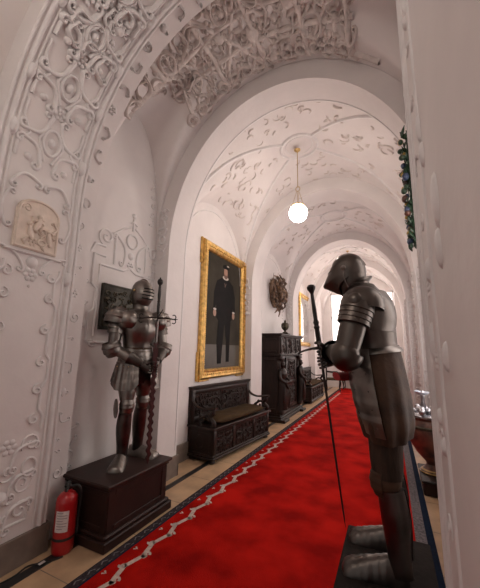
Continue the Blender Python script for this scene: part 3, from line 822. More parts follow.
        m = MB(); m.ell(el, (.066, .062, .068), 16, 10)
        ellshell(m, el + Vector((0, s * .01, 0)), (.085, .085, .10), -PI, PI, -.9, .55, Matrix.Rotation(s * -.35, 3, 'X'), 3, .004, 28, amp=.01)
        m.build('couter', 'steel', t)
        m = MB(); m.limb([el, el.lerp(wr, .5), wr], [(.055, .052), (.052, .048), (.038, .036)], 16, 4, ref=(0, 0, 1)); m.build('vambrace', 'steel', t)
        m = MB(); ax = (el - wr).normalized(); m.lathe([(.040, -.01), (.046, .03), (.056, .08), (.066, .13), (.068, .132), (.062, .128), (.050, .08)], wr, 22, axis=ax, cap=False)
        gc = m.build('gauntlet', 'steel_dark', t)
        m = MB(); hand(m, wr, pal, gp, D, s, .014); m.build('fingers', 'steel_dark', gc)
    # small rest hook on the far shoulder
    return t, sw_p, sw_top
T, swp0, swt0 = left_suit()

def two_hander(root_pt, top_pt, base_rot, label, wavy=True, L=1.78):
    t = empty('two_handed_sword', root_pt, 0, label, 'sword', 'swords held by the suits of armour')
    d = (Vector(top_pt) - Vector(root_pt)).normalized(); q = Vector((0, 0, 1)).rotation_difference(d)
    t.rotation_mode = 'QUATERNION'
    from mathutils import Quaternion
    t.rotation_quaternion = q @ Quaternion((0, 0, 1), base_rot)
    return t
# sword of the left suit
def world_of(t, p):
    return Matrix.Translation(t.location) @ Matrix.Rotation(t.rotation_euler.z, 4, 'Z') @ Vector(p)
st = two_hander(world_of(T, swp0 + Vector((0, 0, .002))), world_of(T, swt0), math.radians(40), 'long sword with wavy blade and curled crossguard held by the left suit')
m = MB(); rr = []
N = 150
for i in range(N + 1):
    z = .0 + 1.14 * i / N; k = min(1, (z + .004) / .06); wv = .0075 * math.sin(2 * PI * z / .072) * (1 if .04 < z < .95 else 0)
    w_ = (.020 + .004 * z) * k
    rr.append([(wv + w_, 0, z), (wv, .005 * k + .001, z), (wv - w_, 0, z), (wv, -.005 * k - .001, z)])
m.rings(rr); bl = m.build('blade', 'redblade', st, angle=20)
m = MB()
for sx in (-1, 1): m.prism([(0, 0), (sx * .012, 0), (sx * .062, .035), (sx * .05, .045), (sx * .012, .03), (0, .03)], (0, -.004, 1.08), (1, 0, 0), (0, 0, 1), (0, .008, 0))
m.limb([(0, 0, 1.13), (0, 0, 1.38)], [(.018, .007)] * 2, 8, 2); m.build('ricasso_lug', 'steel_dark', st)
m = MB(); m.limb([(-.155, 0, 1.375), (-.08, 0, 1.385), (0, 0, 1.385), (.08, 0, 1.385), (.155, 0, 1.375)], [.006, .009, .012, .009, .006], 8, 4)
for sx in (-1, 1):
    m.limb([(sx * (.16 + .02 * math.cos(a)), 0, 1.395 + .024 * math.sin(a)) for a in [-1.6 + k * .5 for k in range(9)]], [.005] * 9, 6, 1)
    m.limb([(sx * (.16 + .02 * math.cos(a)), 0, 1.355 - .024 * math.sin(a)) for a in [-1.6 + k * .5 for k in range(9)]], [.005] * 9, 6, 1)
    m.limb([(sx * .155, 0, 1.375), (sx * .20, 0, 1.375)], [.006, .003], 6, 2)
m.limb([(0, .045 * math.cos(a), 1.385 + .03 * math.sin(a)) for a in [2 * PI * k / 14 for k in range(15)]], [.005] * 15, 6, 1)
m.limb([(0, -.04, 1.385), (.03, -.11, 1.43), (.045, -.13, 1.46)], [.005, .005, .004], 6, 3)
m.build('crossguard', 'iron', st)
m = MB(); m.lathe([(.010, 1.39), (.014, 1.42), (.017, 1.50), (.014, 1.545), (.019, 1.55), (.014, 1.558), (.017, 1.62), (.013, 1.70), (.012, 1.72)], n=14); m.build('grip', 'iron', st)
m = MB(); m.lathe([(.010, 1.715), (.026, 1.735), (.030, 1.755), (.024, 1.775), (.010, 1.785), (.006, 1.80)], n=16); m.build('pommel', 'iron', st)

# pedestal of the left suit
def pedestal():
    t = empty('wooden_pedestal', (-2.345, 2.355, 0), 0, 'dark wooden box pedestal carrying the left suit of armour', 'pedestal')
    hx, hy = .28, .39
    m = MB(); m.box((-hx + .03, -hy + .03, .08), (hx - .03, hy - .03, .43), .004)
    b = m.build('body', 'wood2', t, False)
    m = MB(); m.box((-hx - .012, -hy - .012, .4405), (hx + .012, hy + .012, PEDL), .008); m.box((-hx + .01, -hy + .01, .41), (hx - .01, hy - .01, .441), .008); m.build('top_board', 'wood2', t, False)
    m = MB(); m.box((-hx - .02, -hy - .02, 0), (hx + .02, hy + .02, .075), .008); m.box((-hx, -hy, .075), (hx, hy, .105), .01); m.build('plinth', 'wood2', t, False)
    m = MB()
    for sx in (-1, 1):
        x = sx * (hx - .03)
        for lo, hi in (((-hy + .03, .105), (-hy + .10, .41)), ((hy - .10, .105), (hy - .03, .41)), ((-hy + .10, .105), (hy - .10, .15)), ((-hy + .10, .37), (hy - .10, .41))):
            m.box((x - .008, lo[0], lo[1]), (x + .008, hi[0], hi[1]), .003)
    for sy in (-1, 1):
        y = sy * (hy - .03)
        for lo, hi in (((-hx + .03, .105), (-hx + .09, .41)), ((hx - .09, .105), (hx - .03, .41)), ((-hx + .09, .105), (hx - .09, .15)), ((-hx + .09, .37), (hx - .09, .41))):
            m.box((lo[0], y - .008, lo[1]), (hi[0], y + .008, hi[1]), .003)
    m.build('panel_frame', 'wood2', t, False)
pedestal()

# ---- right: browned half harness, seen in profile
BZ = .42
def right_suit():
    t = empty('suit_of_armour', (-.03, 2.10, BZ), PI, 'stooping browned suit of armour with beaked helmet and brown leather skirt, in profile', 'armour')
    f = lambda x, y, z: Vector((x, y, z))
    for s in (-1, 1):
        y = s * .145
        m = MB(); sabaton(m, (.035, y, 0), s * .05, .32, .060, 5); m.build('sabaton', 'steel_dark', t)
        m = MB(); m.limb([f(-.015, y, .04), f(-.012, y, .13), f(-.005, y, .30), f(.012, y, .43)], [(.056, .05), (.056, .052), (.070, .064), (.066, .062)], 18, 4, ref=(1, 0, 0)); m.build('greave', 'steel_dark', t)
        m = MB(); m.ell(f(.026, y, .465), (.072, .066, .075), 16, 10); ellshell(m, f(.028, y, .465), (.078, .070, .09), -1.3, 1.3, -.8, .8, None, 4, .004); m.build('poleyn', 'leather', t)
        m = MB(); m.limb([f(.02, y, .48), f(.022, y * .95, .60), f(.02, y * .85, .76), f(.02, y * .7, .9)], [(.074, .068), (.084, .08), (.094, .09), (.10, .10)], 18, 4, ref=(1, 0, 0)); m.build('breeches', 'hose', t)
        m = MB(); m.limb([f(-.07, y, .12), f(-.075, y, .3), f(-.055, y, .44)], [.005] * 3, 6, 3); m.build('greave_hinge', 'iron', t)
    # brown pleated leather skirt
    m = MB(); rr = []
    for i in range(17):
        k = i / 16; z = 1.17 - .50 * k
        cx = .035 - .02 * k; rx = .118 + .034 * math.sin(min(1, k * 1.3) * PI / 2); ry = .155 + .105 * math.sin(min(1, k * 1.2) * PI / 2)
        if k > .85: rx -= .02 * (k - .85) / .15; ry -= .02 * (k - .85) / .15
        rr.append([(cx + rx * (1 + .05 * k * math.cos(q * 11)) * math.cos(q), ry * (1 + .05 * k * math.cos(q * 11)) * math.sin(q), z + .012 * math.cos(q * 2)) for q in [2 * PI * j / 66 for j in range(66)]])
    m.rings(rr, cap=False); m.add(rr[0], [tuple(range(66))]); m.build('leather_skirt', 'leather', t, angle=70)
    # long laminated tassets hanging in front of it
    for s in (-1, 1):
        m = MB()
        def fn(a, b, s=s):
            q = s * (-.02 + 1.38 * a); st = .006 * (1 - (b * 5) % 1) if b < .98 else 0
            rx = .165 + .02 * math.sin(b * PI) + st; ry = .185 + .095 * math.sin(min(1, b * 1.2) * PI / 2) + st
            return Vector((.045 - .065 * b + rx * math.cos(q), ry * math.sin(q), 1.155 - .455 * b)), Vector((math.cos(q), math.sin(q), 0))
        shell(m, fn, 22, 32, .005); ta = m.build('tasset', 'steel', t)
        for col in (.5, .86):
            for r_ in range(5):
                m = MB(); p, n_ = fn(col, .10 + r_ * .2); m.ell(p + n_ * .003, (.005, .005, .005), 6, 4); m.build('rivet', 'steel_dark', ta)
    # cuirass: breast and back, rounded shoulders, waist flange
    m = MB(); rr = []
    for z, rx, ry, cx in ((1.12, .122, .150, .045), (1.135, .128, .155, .045), (1.155, .122, .150, .045), (1.20, .128, .160, .055), (1.28, .140, .178, .068), (1.36, .146, .190, .080), (1.43, .142, .190, .090), (1.49, .122, .165, .102), (1.53, .100, .125, .112), (1.56, .085, .09, .12)):
        rr.append([(cx + rx * math.cos(q) * (1 if math.cos(q) > 0 else 1.0), ry * math.sin(q), z) for q in [2 * PI * j / 40 for j in range(40)]])
    m.rings(rr); m.build('cuirass', 'steel_brown', t)
    m = MB(); rr = []
    for z, rx, ry in ((1.162, .124, .150), (1.15, .138, .162), (1.132, .150, .176), (1.126, .151, .177), (1.135, .138, .160)):
        rr.append([(.045 + rx * math.cos(q), ry * math.sin(q), z - .02 * math.cos(q)) for q in [2 * PI * j / 40 for j in range(40)]])
    m.rings(rr, cap=False); m.build('waist_flange', 'steel', t)
    m = MB(); rr = []
    for rx, ry, cx, z, ti in ((.088, .092, .118, 1.53, .0), (.072, .076, .135, 1.55, .10), (.074, .078, .138, 1.565, .16), (.090, .094, .135, 1.572, .26), (.092, .096, .135, 1.577, .26), (.074, .078, .14, 1.57, .16)):
        rr.append([(cx + rx * math.cos(q), ry * math.sin(q), z - ti * rx * math.cos(q) * 1.6) for q in [2 * PI * j / 30 for j in range(30)]])
    m.rings(rr, cap=False); m.build('gorget', 'steel_brown', t)
    # helmet with pointed visor, bowed head
    hd = empty('helmet', (.190, 0, 1.638)); hd.parent = t; hd.rotation_euler = (0, .14, 0)
    m = MB(); rr = []
    for z, rx, ry, cx in ((-.130, .058, .060, -.01), (-.115, .070, .074, -.01), (-.07, .092, .092, -.008), (0, .110, .104, -.004), (.05, .110, .102, -.004), (.095, .092, .084, -.006), (.124, .064, .055, -.008), (.139, .02, .02, -.008)):
        rr.append([(cx + rx * math.cos(2 * PI * j / 36), ry * math.sin(2 * PI * j / 36), z) for j in range(36)])
    m.rings(rr); m.build('skull', 'steel_brown', hd)
    m = MB(); m.limb([(.114 * math.cos(a) - .005, 0, .138 * math.sin(a)) for a in [.35 + 2.5 * k / 14 for k in range(15)]], [(.006, .004)] * 3 + [(.011, .006)] * 9 + [(.006, .004)] * 3, 8, 1, ref=(0, 0, 1)); m.build('comb', 'steel_brown', hd)
    m = MB()
    def fv(a, b):      # beak: pointed, swept forward and down, sharp lower rim
        az = -1.62 + 3.24 * a; e = abs(az) / 1.62; zc = -.04 + .05 * e; hh_ = .095 - .045 * e; z = zc + hh_ * (2 * b - 1)
        K_ = ((0, .055), (.22, .115), (.42, .172), (.62, .150), (1.0, .104)); R_ = .1
        for (b0, r0), (b1, r1) in zip(K_, K_[1:]):
            if b0 <= b <= b1: R_ = r0 + (r1 - r0) * (b - b0) / (b1 - b0)
        wt = math.exp(-(az / .75) ** 2); sd_ = .113 - .02 * max(0, .3 - b)
        rad = sd_ * (1 - wt) + R_ * wt
        return Vector((rad * math.cos(az), (.108 * (1 - wt) + wt * (R_ * .55 + .04)) * math.sin(az), z)), Vector((math.cos(az), math.sin(az), 0))
        base = Vector((math.cos(az) * .135, math.sin(az) * .115, z))
        point = math.exp(-(az / .60) ** 2) * max(0, 1 - abs((z + .072) / .135))
        k = 1.0 - .35 * max(0, z - .03) * 6
        p = Vector((base.x * k * .93 + .125 * point, base.y * k * (1 - .30 * point), z - .015 * point)); return p, Vector((math.cos(az), math.sin(az), 0))
    shell(m, fv, 40, 20, .005); vi = m.build('visor', 'steel_brown', hd)
    for s in (-1, 1):
        m = MB(); pts = []
        for k in range(9): p, n_ = fv(.5 + s * (.04 + .022 * k), .84); pts.append(p + n_ * .001)
        m.limb(pts, [(.005, .004)] * 9, 8, 1, ref=(0, 0, 1)); m.build('sight_slit', 'void', vi)
    m = MB(); pts = []
    for k in range(25): p, n_ = fv(k / 24, .02); pts.append(p)
    m.limb(pts, [.005] * 25, 6, 1); m.build('visor_rim', 'steel_brown', vi)
    for s in (-1, 1):
        m = MB(); m.lathe([(.017, 0), (.017, .005), (.009, .011), (.004, .013)], (.012, s * .112, .025), 14, axis=(0, s, 0)); m.build('visor_pivot', 'steel', hd)
        m = MB(); m.limb([(.012, s * .116, .02), (.02, s * .114, -.05), (.005, s * .10, -.11)], [.004] * 3, 6, 3); m.build('visor_strap', 'steel_brown', hd)
    # arms
    hp0 = Vector((.30, -.24, 0)); hp1 = Vector((.475, -.16, 1.62)); D = (hp1 - hp0).normalized()
    def swp(z): return hp0 + D * ((z - hp0.z) / D.z)
    for s in (-1, 1):
        sh = f(.12, s * .235, 1.40); el = f(.19, s * .285, 1.125); gz = 1.135 if s > 0 else 1.07; gp = swp(gz)
        pal = gp + Vector((-.036, .03 * s + .01, 0)); wr = pal + (el - pal).normalized() * .10
        m = MB(); m.limb([sh, sh.lerp(el, .5), el], [(.070, .066), (.072, .066), (.064, .060)], 18, 4, ref=(1, 0, 0)); m.build('rerebrace', 'steel_brown', t)
        m = MB(); R = Matrix.Rotation(s * .22, 3, 'X')
        ellshell(m, sh + f(-.02, -s * .03, -.0), (.118, .105, .115), -PI, PI, -.30, PI / 2 - .02, R, 0, .006, 32, 16)
        pl = m.build('pauldron', 'steel_brown', t)
        m = MB()
        for q in range(4):
            c_ = sh.lerp(el, .06 + q * .095) + f(.0, 0, 0)
            m.lathe([(.090 - q * .002, .026), (.094 - q * .002, 0), (.096 - q * .002, -.016), (.090 - q * .002, -.02)], c_, 26, axis=(sh - el), cap=False)
        m.build('lames', 'steel_brown', pl)
        m = MB(); m.lathe([(.004, .012), (.02, .010), (.034, .002), (.036, 0)], sh + f(.01, s * .085, .03), 16, axis=(.1, s, .3)); m.build('boss', 'steel_brown', pl)
        m = MB(); ellshell(m, (.088, s * .02, 1.345), (.170, .222, .215), s * 1.25, s * 2.85, -.42, .80, None, 0, .006, 22, 16); m.build('back_wing', 'steel_brown', pl)
        m = MB(); m.ell(el + f(0, 0, 0), (.074, .068, .078), 18, 12); ellshell(m, el + f(-.005, s * .005, -.005), (.084, .078, .09), -PI, PI, -PI / 2 + .05, .35, Matrix.Rotation(-.5, 3, 'Y'), 0, .005, 30, 14); m.build('couter', 'steel_brown', t)
        m = MB(); m.limb([el, el.lerp(wr, .5), wr], [(.062, .060), (.056, .052), (.040, .040)], 16, 4, ref=(0, 0, 1)); m.build('vambrace', 'steel_brown', t)
        m = MB(); m.lathe([(.042, -.01), (.050, .03), (.062, .08), (.074, .125), (.076, .128), (.070, .122), (.052, .07)], wr, 22, axis=(el - wr).normalized(), cap=False); gc = m.build('gauntlet', 'steel_dark', t)
        m = MB(); hand(m, wr, pal, gp, D, s, .013); m.build('fingers', 'steel_dark', gc)
    m = MB(); m.limb([f(.16, -.10, .985), f(.26, -.02, .98), f(.28, .06, .985)], [(.02, .03)] * 3, 10, 3); m.build('lining', 'redcloth', t)
    return t, hp0, hp1, swp
T2, h0, h1, sfn = right_suit()
st = two_hander(world_of(T2, h0 + Vector((0, 0, .002))), world_of(T2, h1), .25, 'slender dark sword standing point down before the stooping right suit')
m = MB(); rr = []
for i in range(41):
    z = 1.16 * i / 40; k = min(1, (z + .003) / .08); w_ = (.0045 + .004 * z) * k + .0006
    rr.append([(w_, 0, z), (0, .0025 * k + .0006, z), (-w_, 0, z), (0, -.0025 * k - .0006, z)])
m.rings(rr); m.build('blade', 'iron', st, angle=20)
m = MB(); m.limb([(-.16, 0, 1.135), (-.12, 0, 1.155), (0, 0, 1.17), (.10, 0, 1.165), (.14, 0, 1.15)], [.007, .007, .010, .008, .007], 8, 4)
m.limb([(.05 * math.cos(a), .06 * math.sin(a), 1.16) for a in [2 * PI * k / 16 for k in range(17)]], [.005] * 17, 6, 1); m.build('crossguard', 'iron', st)
m = MB(); m.lathe([(.014, 1.17), (.019, 1.20), (.017, 1.30), (.023, 1.315), (.016, 1.33), (.022, 1.35), (.015, 1.37), (.016, 1.44), (.013, 1.53), (.012, 1.57)], n=14); m.build('grip', 'iron', st)
m = MB(); m.lathe([(.012, 1.565), (.020, 1.58), (.031, 1.60), (.033, 1.615), (.022, 1.63), (.005, 1.636)], n=18); m.build('pommel', 'iron', st)
# base of the right suit
t = empty('armour_plinth', (-.085, 2.03, 0), 0, 'black covered box plinth standing on the red carpet under the right suit of armour', 'pedestal')
m = MB(); m.box((-.215, -.35, .0135), (.215, .35, BZ - .03), .006); m.build('body', 'blackbase', t, False)
m = MB(); m.box((-.235, -.37, BZ - .03), (.235, .37, BZ), .006); m.build('top_board', 'blackbase', t, False)

# ------------------------------------------------------------------ fire extinguisher
t = empty('fire_extinguisher', (-2.375, 1.845, 0), math.radians(-50), 'red fire extinguisher with white label standing on the floor beside the wooden pedestal', 'fire extinguisher')
m = MB(); m.lathe([(.068, 0), (.075, .012), (.078, .03), (.078, .35), (.073, .385), (.055, .41), (.028, .425), (.026, .44)], n=32); m.build('cylinder', 'extred', t)
m = MB(); m.lathe([(.0785, .10), (.0795, .102), (.0795, .118), (.0785, .12)], n=32); m.build('band', 'black', t)
m = MB(); m.grid(lambda s, q: (.0792 * math.cos(-.75 + 1.25 * s), .0792 * math.sin(-.75 + 1.25 * s), .165 + .145 * q), 14, 2); lb = m.build('label', 'label', t)
m = MB()
for r_ in range(7):
    z = .30 - r_ * .018; a1 = (-.6, .35) if r_ % 3 else (-.6, .0)
    m.grid(lambda s, q: (.0796 * math.cos(a1[0] + (a1[1] - a1[0]) * s), .0796 * math.sin(a1[0] + (a1[1] - a1[0]) * s), z - .006 * q), 10, 1)
m.build('label_print', 'labelink', lb)
m = MB(); m.lathe([(.020, .435), (.024, .44), (.024, .465), (.016, .47), (.014, .49)], n=16); m.build('valve', 'black', t)
m = MB(); m.limb([(-.02, 0, .485), (.03, 0, .50), (.085, 0, .487)], [(.006, .012)] * 3, 8, 3, ref=(0, 0, 1)); m.limb([(-.01, 0, .465), (.03, 0, .463), (.07, 0, .445)], [(.005, .011)] * 3, 8, 3, ref=(0, 0, 1)); m.build('handle', 'black', t)
m = MB(); m.limb([(0, .02, .455), (0, .07, .46), (.0, .098, .40), (0, .092, .25), (0, .090, .12)], [.009, .009, .009, .009, .012], 8, 4); m.build('hose', 'black', t)
t = MB(); t.limb([(-2.30, 1.80, .0065), (-2.34, 1.71, .0065), (-2.42, 1.62, .0065), (-2.40, 1.5, .0065), (-2.44, 1.3, .0065)], [.006] * 5, 6, 5)
tag(t.build('floor_cable', 'black'), 'thin black cable lying on the floor left of the fire extinguisher', 'cable')
t = MB(); t.box((-2.37, 1.655, .0135), (-2.345, 1.70, .0145)); tag(t.build('paper_tag', 'label', smooth_=False), 'small white paper tag on the floor cable', 'tag')

# ------------------------------------------------------------------ bronze plaque behind the left suit
t = empty('bronze_plaque', (XL + .0235, 2.56, 1.98), 0, 'dark bronze relief plaque on the wall behind the left suit of armour', 'plaque')
m = MB(); m.box((-.02, -.32, -.245), (.012, .32, .245), .006)
for lo, hi in (((-.32, -.245), (.32, -.225)), ((-.32, .225), (.32, .245)), ((-.32, -.245), (-.30, .245)), ((.30, -.245), (.32, .245))): m.box((.01, lo[0], lo[1]), (.022, hi[0], hi[1]), .003)
m.build('backplate', 'bronze', t, False)
m = MB(); rnd = random.Random(4)
def pf(u, v, h): return Vector((.012 + h, u, v))
fill(m, pf, -.29, .29, -.2, .2, .085, .018, rnd, wd=.3); m.build('relief', 'bronze_relief', t, angle=75)

# ------------------------------------------------------------------ portrait
t = empty('portrait_painting', (XL + .002, 4.95, 2.225), 0, 'full-length portrait of a man in black in a wide gilt frame above the carved bench', 'painting')
hw, hh = .82, 1.145
m = MB()
prof = [(0, 0), (0, .06), (.03, .085), (.06, .075), (.10, .055), (.125, .06), (.145, .04), (.155, .02), (.155, 0)]   # (inward, out)
rr = []
for (i_, o_) in prof: rr.append([(o_, -hw + i_, -hh + i_), (o_, hw - i_, -hh + i_), (o_, hw - i_, hh - i_), (o_, -hw + i_, hh - i_)])
rr.append(rr[0]); m.rings(rr, cap=False); fr = m.build('frame', 'gold', t, angle=15)
m = MB()
def bead_line(i_, o_, r, step, sx=1.4):
    a, b = hw - i_, hh - i_
    n1 = int(2 * a / step); n2 = int(2 * b / step)
    for k in range(n1):
        for s in (-1, 1): m.ell((o_, -a + (k + .5) * 2 * a / n1, s * b), (r * .7, r * sx, r), 6, 4)
    for k in range(n2):
        for s in (-1, 1): m.ell((o_, s * a, -b + (k + .5) * 2 * b / n2), (r * .7, r, r * sx), 6, 4)
bead_line(.075, .070, .020, .062); m.build('leaf_border', 'gold', fr); m = MB(); bead_line(.138, .05, .010, .034, 1.1); m.build('bead_border', 'gold', fr)
for lo, hi in (((.0, -hw + .01, -hh - .03), (.05, -hw + .3, -hh)), ((0, hw - .3, -hh - .03), (.05, hw - .01, -hh)), ((0, -hw - .035, -hh - .02), (.04, -hw, -hh + .42)), ((0, -hw - .035, hh - .42), (.04, -hw, hh + .02))):
    m = MB(); m.box(lo, hi, .004); m.build('corner_piece', 'gold', fr, False)
m = MB(); m.use('canvas').box((.004, -hw + .13, -hh + .13), (.012, hw - .13, hh - .13)); m.use('canvas_floor').box((.011, -hw + .15, -hh + .15), (.0125, hw - .15, -hh + .55))
def poly(mt, pts, d=.0015, lay=0):
    pts = [(p[0] * 1.5, p[1] * 1.07) for p in pts]; m.use(mt).prism(pts, (.0125 + lay * .0012, 0, 0), (0, 1, 0), (0, 0, 1), (d, 0, 0))
def ov(cx, cz, rx, rz, n=18): return [(cx + rx * math.cos(2 * PI * k / n), cz + rz * math.sin(2 * PI * k / n)) for k in range(n)]
poly('p_black', [(-.13, -.08), (-.17, -.5), (-.14, -.86), (-.05, -.86), (-.02, -.5), (.01, -.2), (.06, -.5), (.07, -.84), (.15, -.84), (.16, -.5), (.17, -.05)])
poly('p_black', [(-.20, .10), (-.27, -.02), (-.26, .30), (-.20, .50), (-.08, .58), (.10, .58), (.22, .50), (.28, .3), (.29, -.02), (.22, .1), (.2, -.12), (.1, -.18), (-.12, -.18), (-.19, -.12)], lay=1)
poly('p_white', ov(.01, .595, .075, .035), lay=2); poly('p_skin', ov(.01, .70, .046, .09), lay=3)
poly('p_brown', [(-.045, .67), (-.03, .60), (.01, .575), (.05, .60), (.068, .67), (.03, .645), (-.01, .645)], lay=4)
poly('p_black', [(-.075, .765), (-.06, .81), (.0, .835), (.07, .825), (.10, .775), (.05, .76), (-.03, .755)], lay=5); poly('p_white', ov(.06, .82, .03, .014), lay=6)
poly('p_skin', ov(-.235, -.045, .035, .06), lay=3); poly('p_skin', ov(.24, -.04, .035, .06), lay=3)
poly('p_white', ov(-.235, .015, .035, .016), lay=4); poly('p_white', ov(.24, .02, .035, .016), lay=4)
m.use('p_brown'); poly('p_brown', [(-.02, .50), (.0, .42), (.03, .50), (.02, .505), (.0, .45), (-.01, .505)], lay=3)
m.build('canvas', None, t, False)

# ------------------------------------------------------------------ carved furniture
def bench(loc, rz, L, label, group=None, cush=True):
    """carved chest bench; local x = length, front towards +y... back against the wall at -y"""
    t = empty('carved_bench', loc, rz, label, 'bench', group); D_ = .48; rnd = random.Random(31); h2 = L / 2
    m = MB(); m.box((-h2 + .03, -D_ / 2, .10), (h2 - .03, D_ / 2 - .03, .44), .004); m.build('chest', 'wood', t, False)
    m = MB(); m.box((-h2, -D_ / 2, .05), (h2, D_ / 2, .085), .008); m.box((-h2 + .012, -D_ / 2, .085), (h2 - .012, D_ / 2 - .01, .115), .01); m.build('base_moulding', 'wood', t, False)
    for sx in (-1, 1):
        for sy in (-1, 1):
            m = MB(); m.lathe([(.035, 0), (.05, .012), (.045, .035), (.03, .05), (.03, .055)], (sx * (h2 - .07), sy * (D_ / 2 - .07), 0), 14); m.build('foot', 'wood', t)
    m = MB(); m.box((-h2 - .01, -D_ / 2, .44), (h2 + .01, D_ / 2 + .015, .475), .008); m.build('seat', 'wood', t, False)
    fr_ = D_ / 2 - .03
    m = MB()
    def ff(u, v, h): return Vector((u, fr_ + h, v))
    for u0, u1 in ((-h2 + .03, -h2 + .10), (-h2 * .36 - .03, -h2 * .36 + .03), (h2 * .36 - .03, h2 * .36 + .03), (h2 - .10, h2 - .03)): m.box((u0, fr_ - .002, .115), (u1, fr_ + .016, .44), .003)
    m.box((-h2 + .03, fr_ - .002, .40), (h2 - .03, fr_ + .014, .44), .003)
    for cx, wd in ((-h2 * .66, .24), (0, .26), (h2 * .66, .24)):
        k = wd * h2
        for sg in (-1, 1):
            strip(m, ff, cscroll((cx + sg * .03, .16), (cx + sg * k * .8, .30), .05, .04, sg), .022, .022); strip(m, ff, cscroll((cx + sg * k * .8, .22), (cx + sg * .04, .36), .04, .03, sg), .02, .02)
        ring(m, ff, cx, .26, .05, .018, .025); flower(m, ff, cx, .26, .035, .025)
        fill(m, ff, cx - k, cx + k, .13, .40, .09, .018, rnd, wd=.28)
    m.build('carved_front', 'wood', t, angle=75)
    for sx in (-1, 1):
        m = MB()
        def fe(u, v, h, sx=sx): return Vector((sx * (h2 - .03 + h), u, v))
        for a, b in (((-D_ / 2, .115), (-D_ / 2 + .06, .44)), ((fr_ - .06, .115), (fr_, .44)), ((-D_ / 2, .39), (fr_, .44)), ((-D_ / 2, .115), (fr_, .15))):
            xs = sorted((sx * (h2 - .032), sx * (h2 - .018))); m.box((xs[0], a[0], a[1]), (xs[1], b[0], b[1]), .003)
        ring(m, fe, -.02, .27, .075, .02, .014, 1.1)
        m.build('end_panel', 'wood', t, False)
    # backrest
    m = MB(); m.box((-h2 + .01, -D_ / 2 - .005, .475), (h2 - .01, -D_ / 2 + .035, .97), .004); bk = m.build('backrest', 'wood', t, False)
    m = MB(); m.box((-h2 - .01, -D_ / 2 - .01, .97), (h2 + .01, -D_ / 2 + .06, .995), .006); m.box((-h2, -D_ / 2 - .01, .945), (h2, -D_ / 2 + .05, .972), .008); m.build('top_rail', 'wood', bk, False)
    m = MB(); by = -D_ / 2 + .035
    def fb(u, v, h): return Vector((u, by + h, v))
    for u0, u1, v0, v1 in ((-h2 + .03, -h2 + .10, .48, .945), (h2 - .10, h2 - .03, .48, .945), (-h2 + .1, h2 - .1, .88, .945), (-h2 + .1, h2 - .1, .48, .56)): m.box((u0, by - .002, v0), (u1, by + .014, v1), .003)
    for sg in (-1, 1):
        strip(m, fb, cscroll((sg * .08, .66), (sg * .40, .78), .07, .05, sg), .026, .024); strip(m, fb, cscroll((sg * .42, .64), (sg * .68 * h2 / .9, .82), .05, .04, -sg), .024, .024)
    ring(m, fb, 0, .73, .08, .022, .03); flower(m, fb, 0, .73, .055, .03)
    fill(m, fb, -h2 + .12, h2 - .12, .58, .87, .10, .02, rnd, wd=.28); m.build('carved_panel', 'wood', bk, angle=75)
    # arms: scrolled, with a carved beast support
    for sx in (-1, 1):
        x = sx * (h2 - .05)
        m = MB(); m.limb([(x, -D_ / 2 + .03, .80), (x, -D_ / 2 + .12, .73), (x, 0, .70), (x, D_ / 2 - .10, .715), (x, D_ / 2 + .0, .72)], [(.018, .028), (.018, .03), (.016, .032), (.018, .034), (.022, .036)], 10, 4, ref=(0, 0, 1))
        ar = m.build('arm', 'wood', t)
        m = MB(); m.limb([(x, D_ / 2 - .07, .475), (x, D_ / 2 - .03, .52), (x, D_ / 2 - .10, .60), (x, D_ / 2 - .06, .66), (x, D_ / 2 - .05, .71)], [.030, .034, .028, .036, .02], 10, 4)
        m.limb([(x, -.02, .475), (x, -.06, .54), (x, .02, .60), (x, .08, .62), (x, D_ / 2 - .08, .58)], [.02, .024, .02, .018, .014], 8, 3)
        for k in range(5): m.ell((x + rnd.uniform(-.02, .02), -.04 + k * .05, .52 + rnd.uniform(0, .1)), (.024, .022, .028), 8, 6)
        m.build('carved_support', 'wood', ar)
    if cush:
        m = MB(); N = 30; rr = []
        x0, x1 = -h2 + .16, h2 - .16
        for i in range(N + 1):
            q = i / N; x = x0 + (x1 - x0) * q; e = min(1, math.sin(PI * min(1, max(0, q))) * 3.2) ** .5 if 0 < q < 1 else .05
            ring_ = []
            for j in range(24):
                a = 2 * PI * j / 24; c_, s_ = math.cos(a), math.sin(a); py = math.copysign(abs(c_) ** .5, c_); pz = math.copysign(abs(s_) ** .7, s_)
                ring_.append((x, .03 + .195 * py * (.85 + .15 * e), .532 + .052 * pz * e * (1 + .06 * math.sin(q * 9) * (s_ > 0)) + .006 * math.sin(q * 23 + c_ * 4) * (s_ > 0)))
            rr.append(ring_)
        m.rings(rr); cu = m.build('seat_cushion', 'cushion'); cu.matrix_world = Matrix.Translation(loc) @ Matrix.Rotation(rz, 4, 'Z')
        tag(cu, 'brown seat cushion lying on the ' + ('nearer carved bench under the portrait' if loc[1] < 8 else 'farther carved bench under the gilt mirror'), 'cushion', 'seat cushions on the benches')
    return t
# local +y (front) must face world +x: rotate by -90 degrees
bench((-2.385, 4.78, 0), math.radians(-90 - 6.5), 1.72, 'dark carved chest bench with high back, brown cushion on it, standing under the portrait')
bench((-2.40, 10.45, 0), math.radians(-90), 1.9, 'farther dark carved bench beyond the tall cabinet, below the gilt mirror')

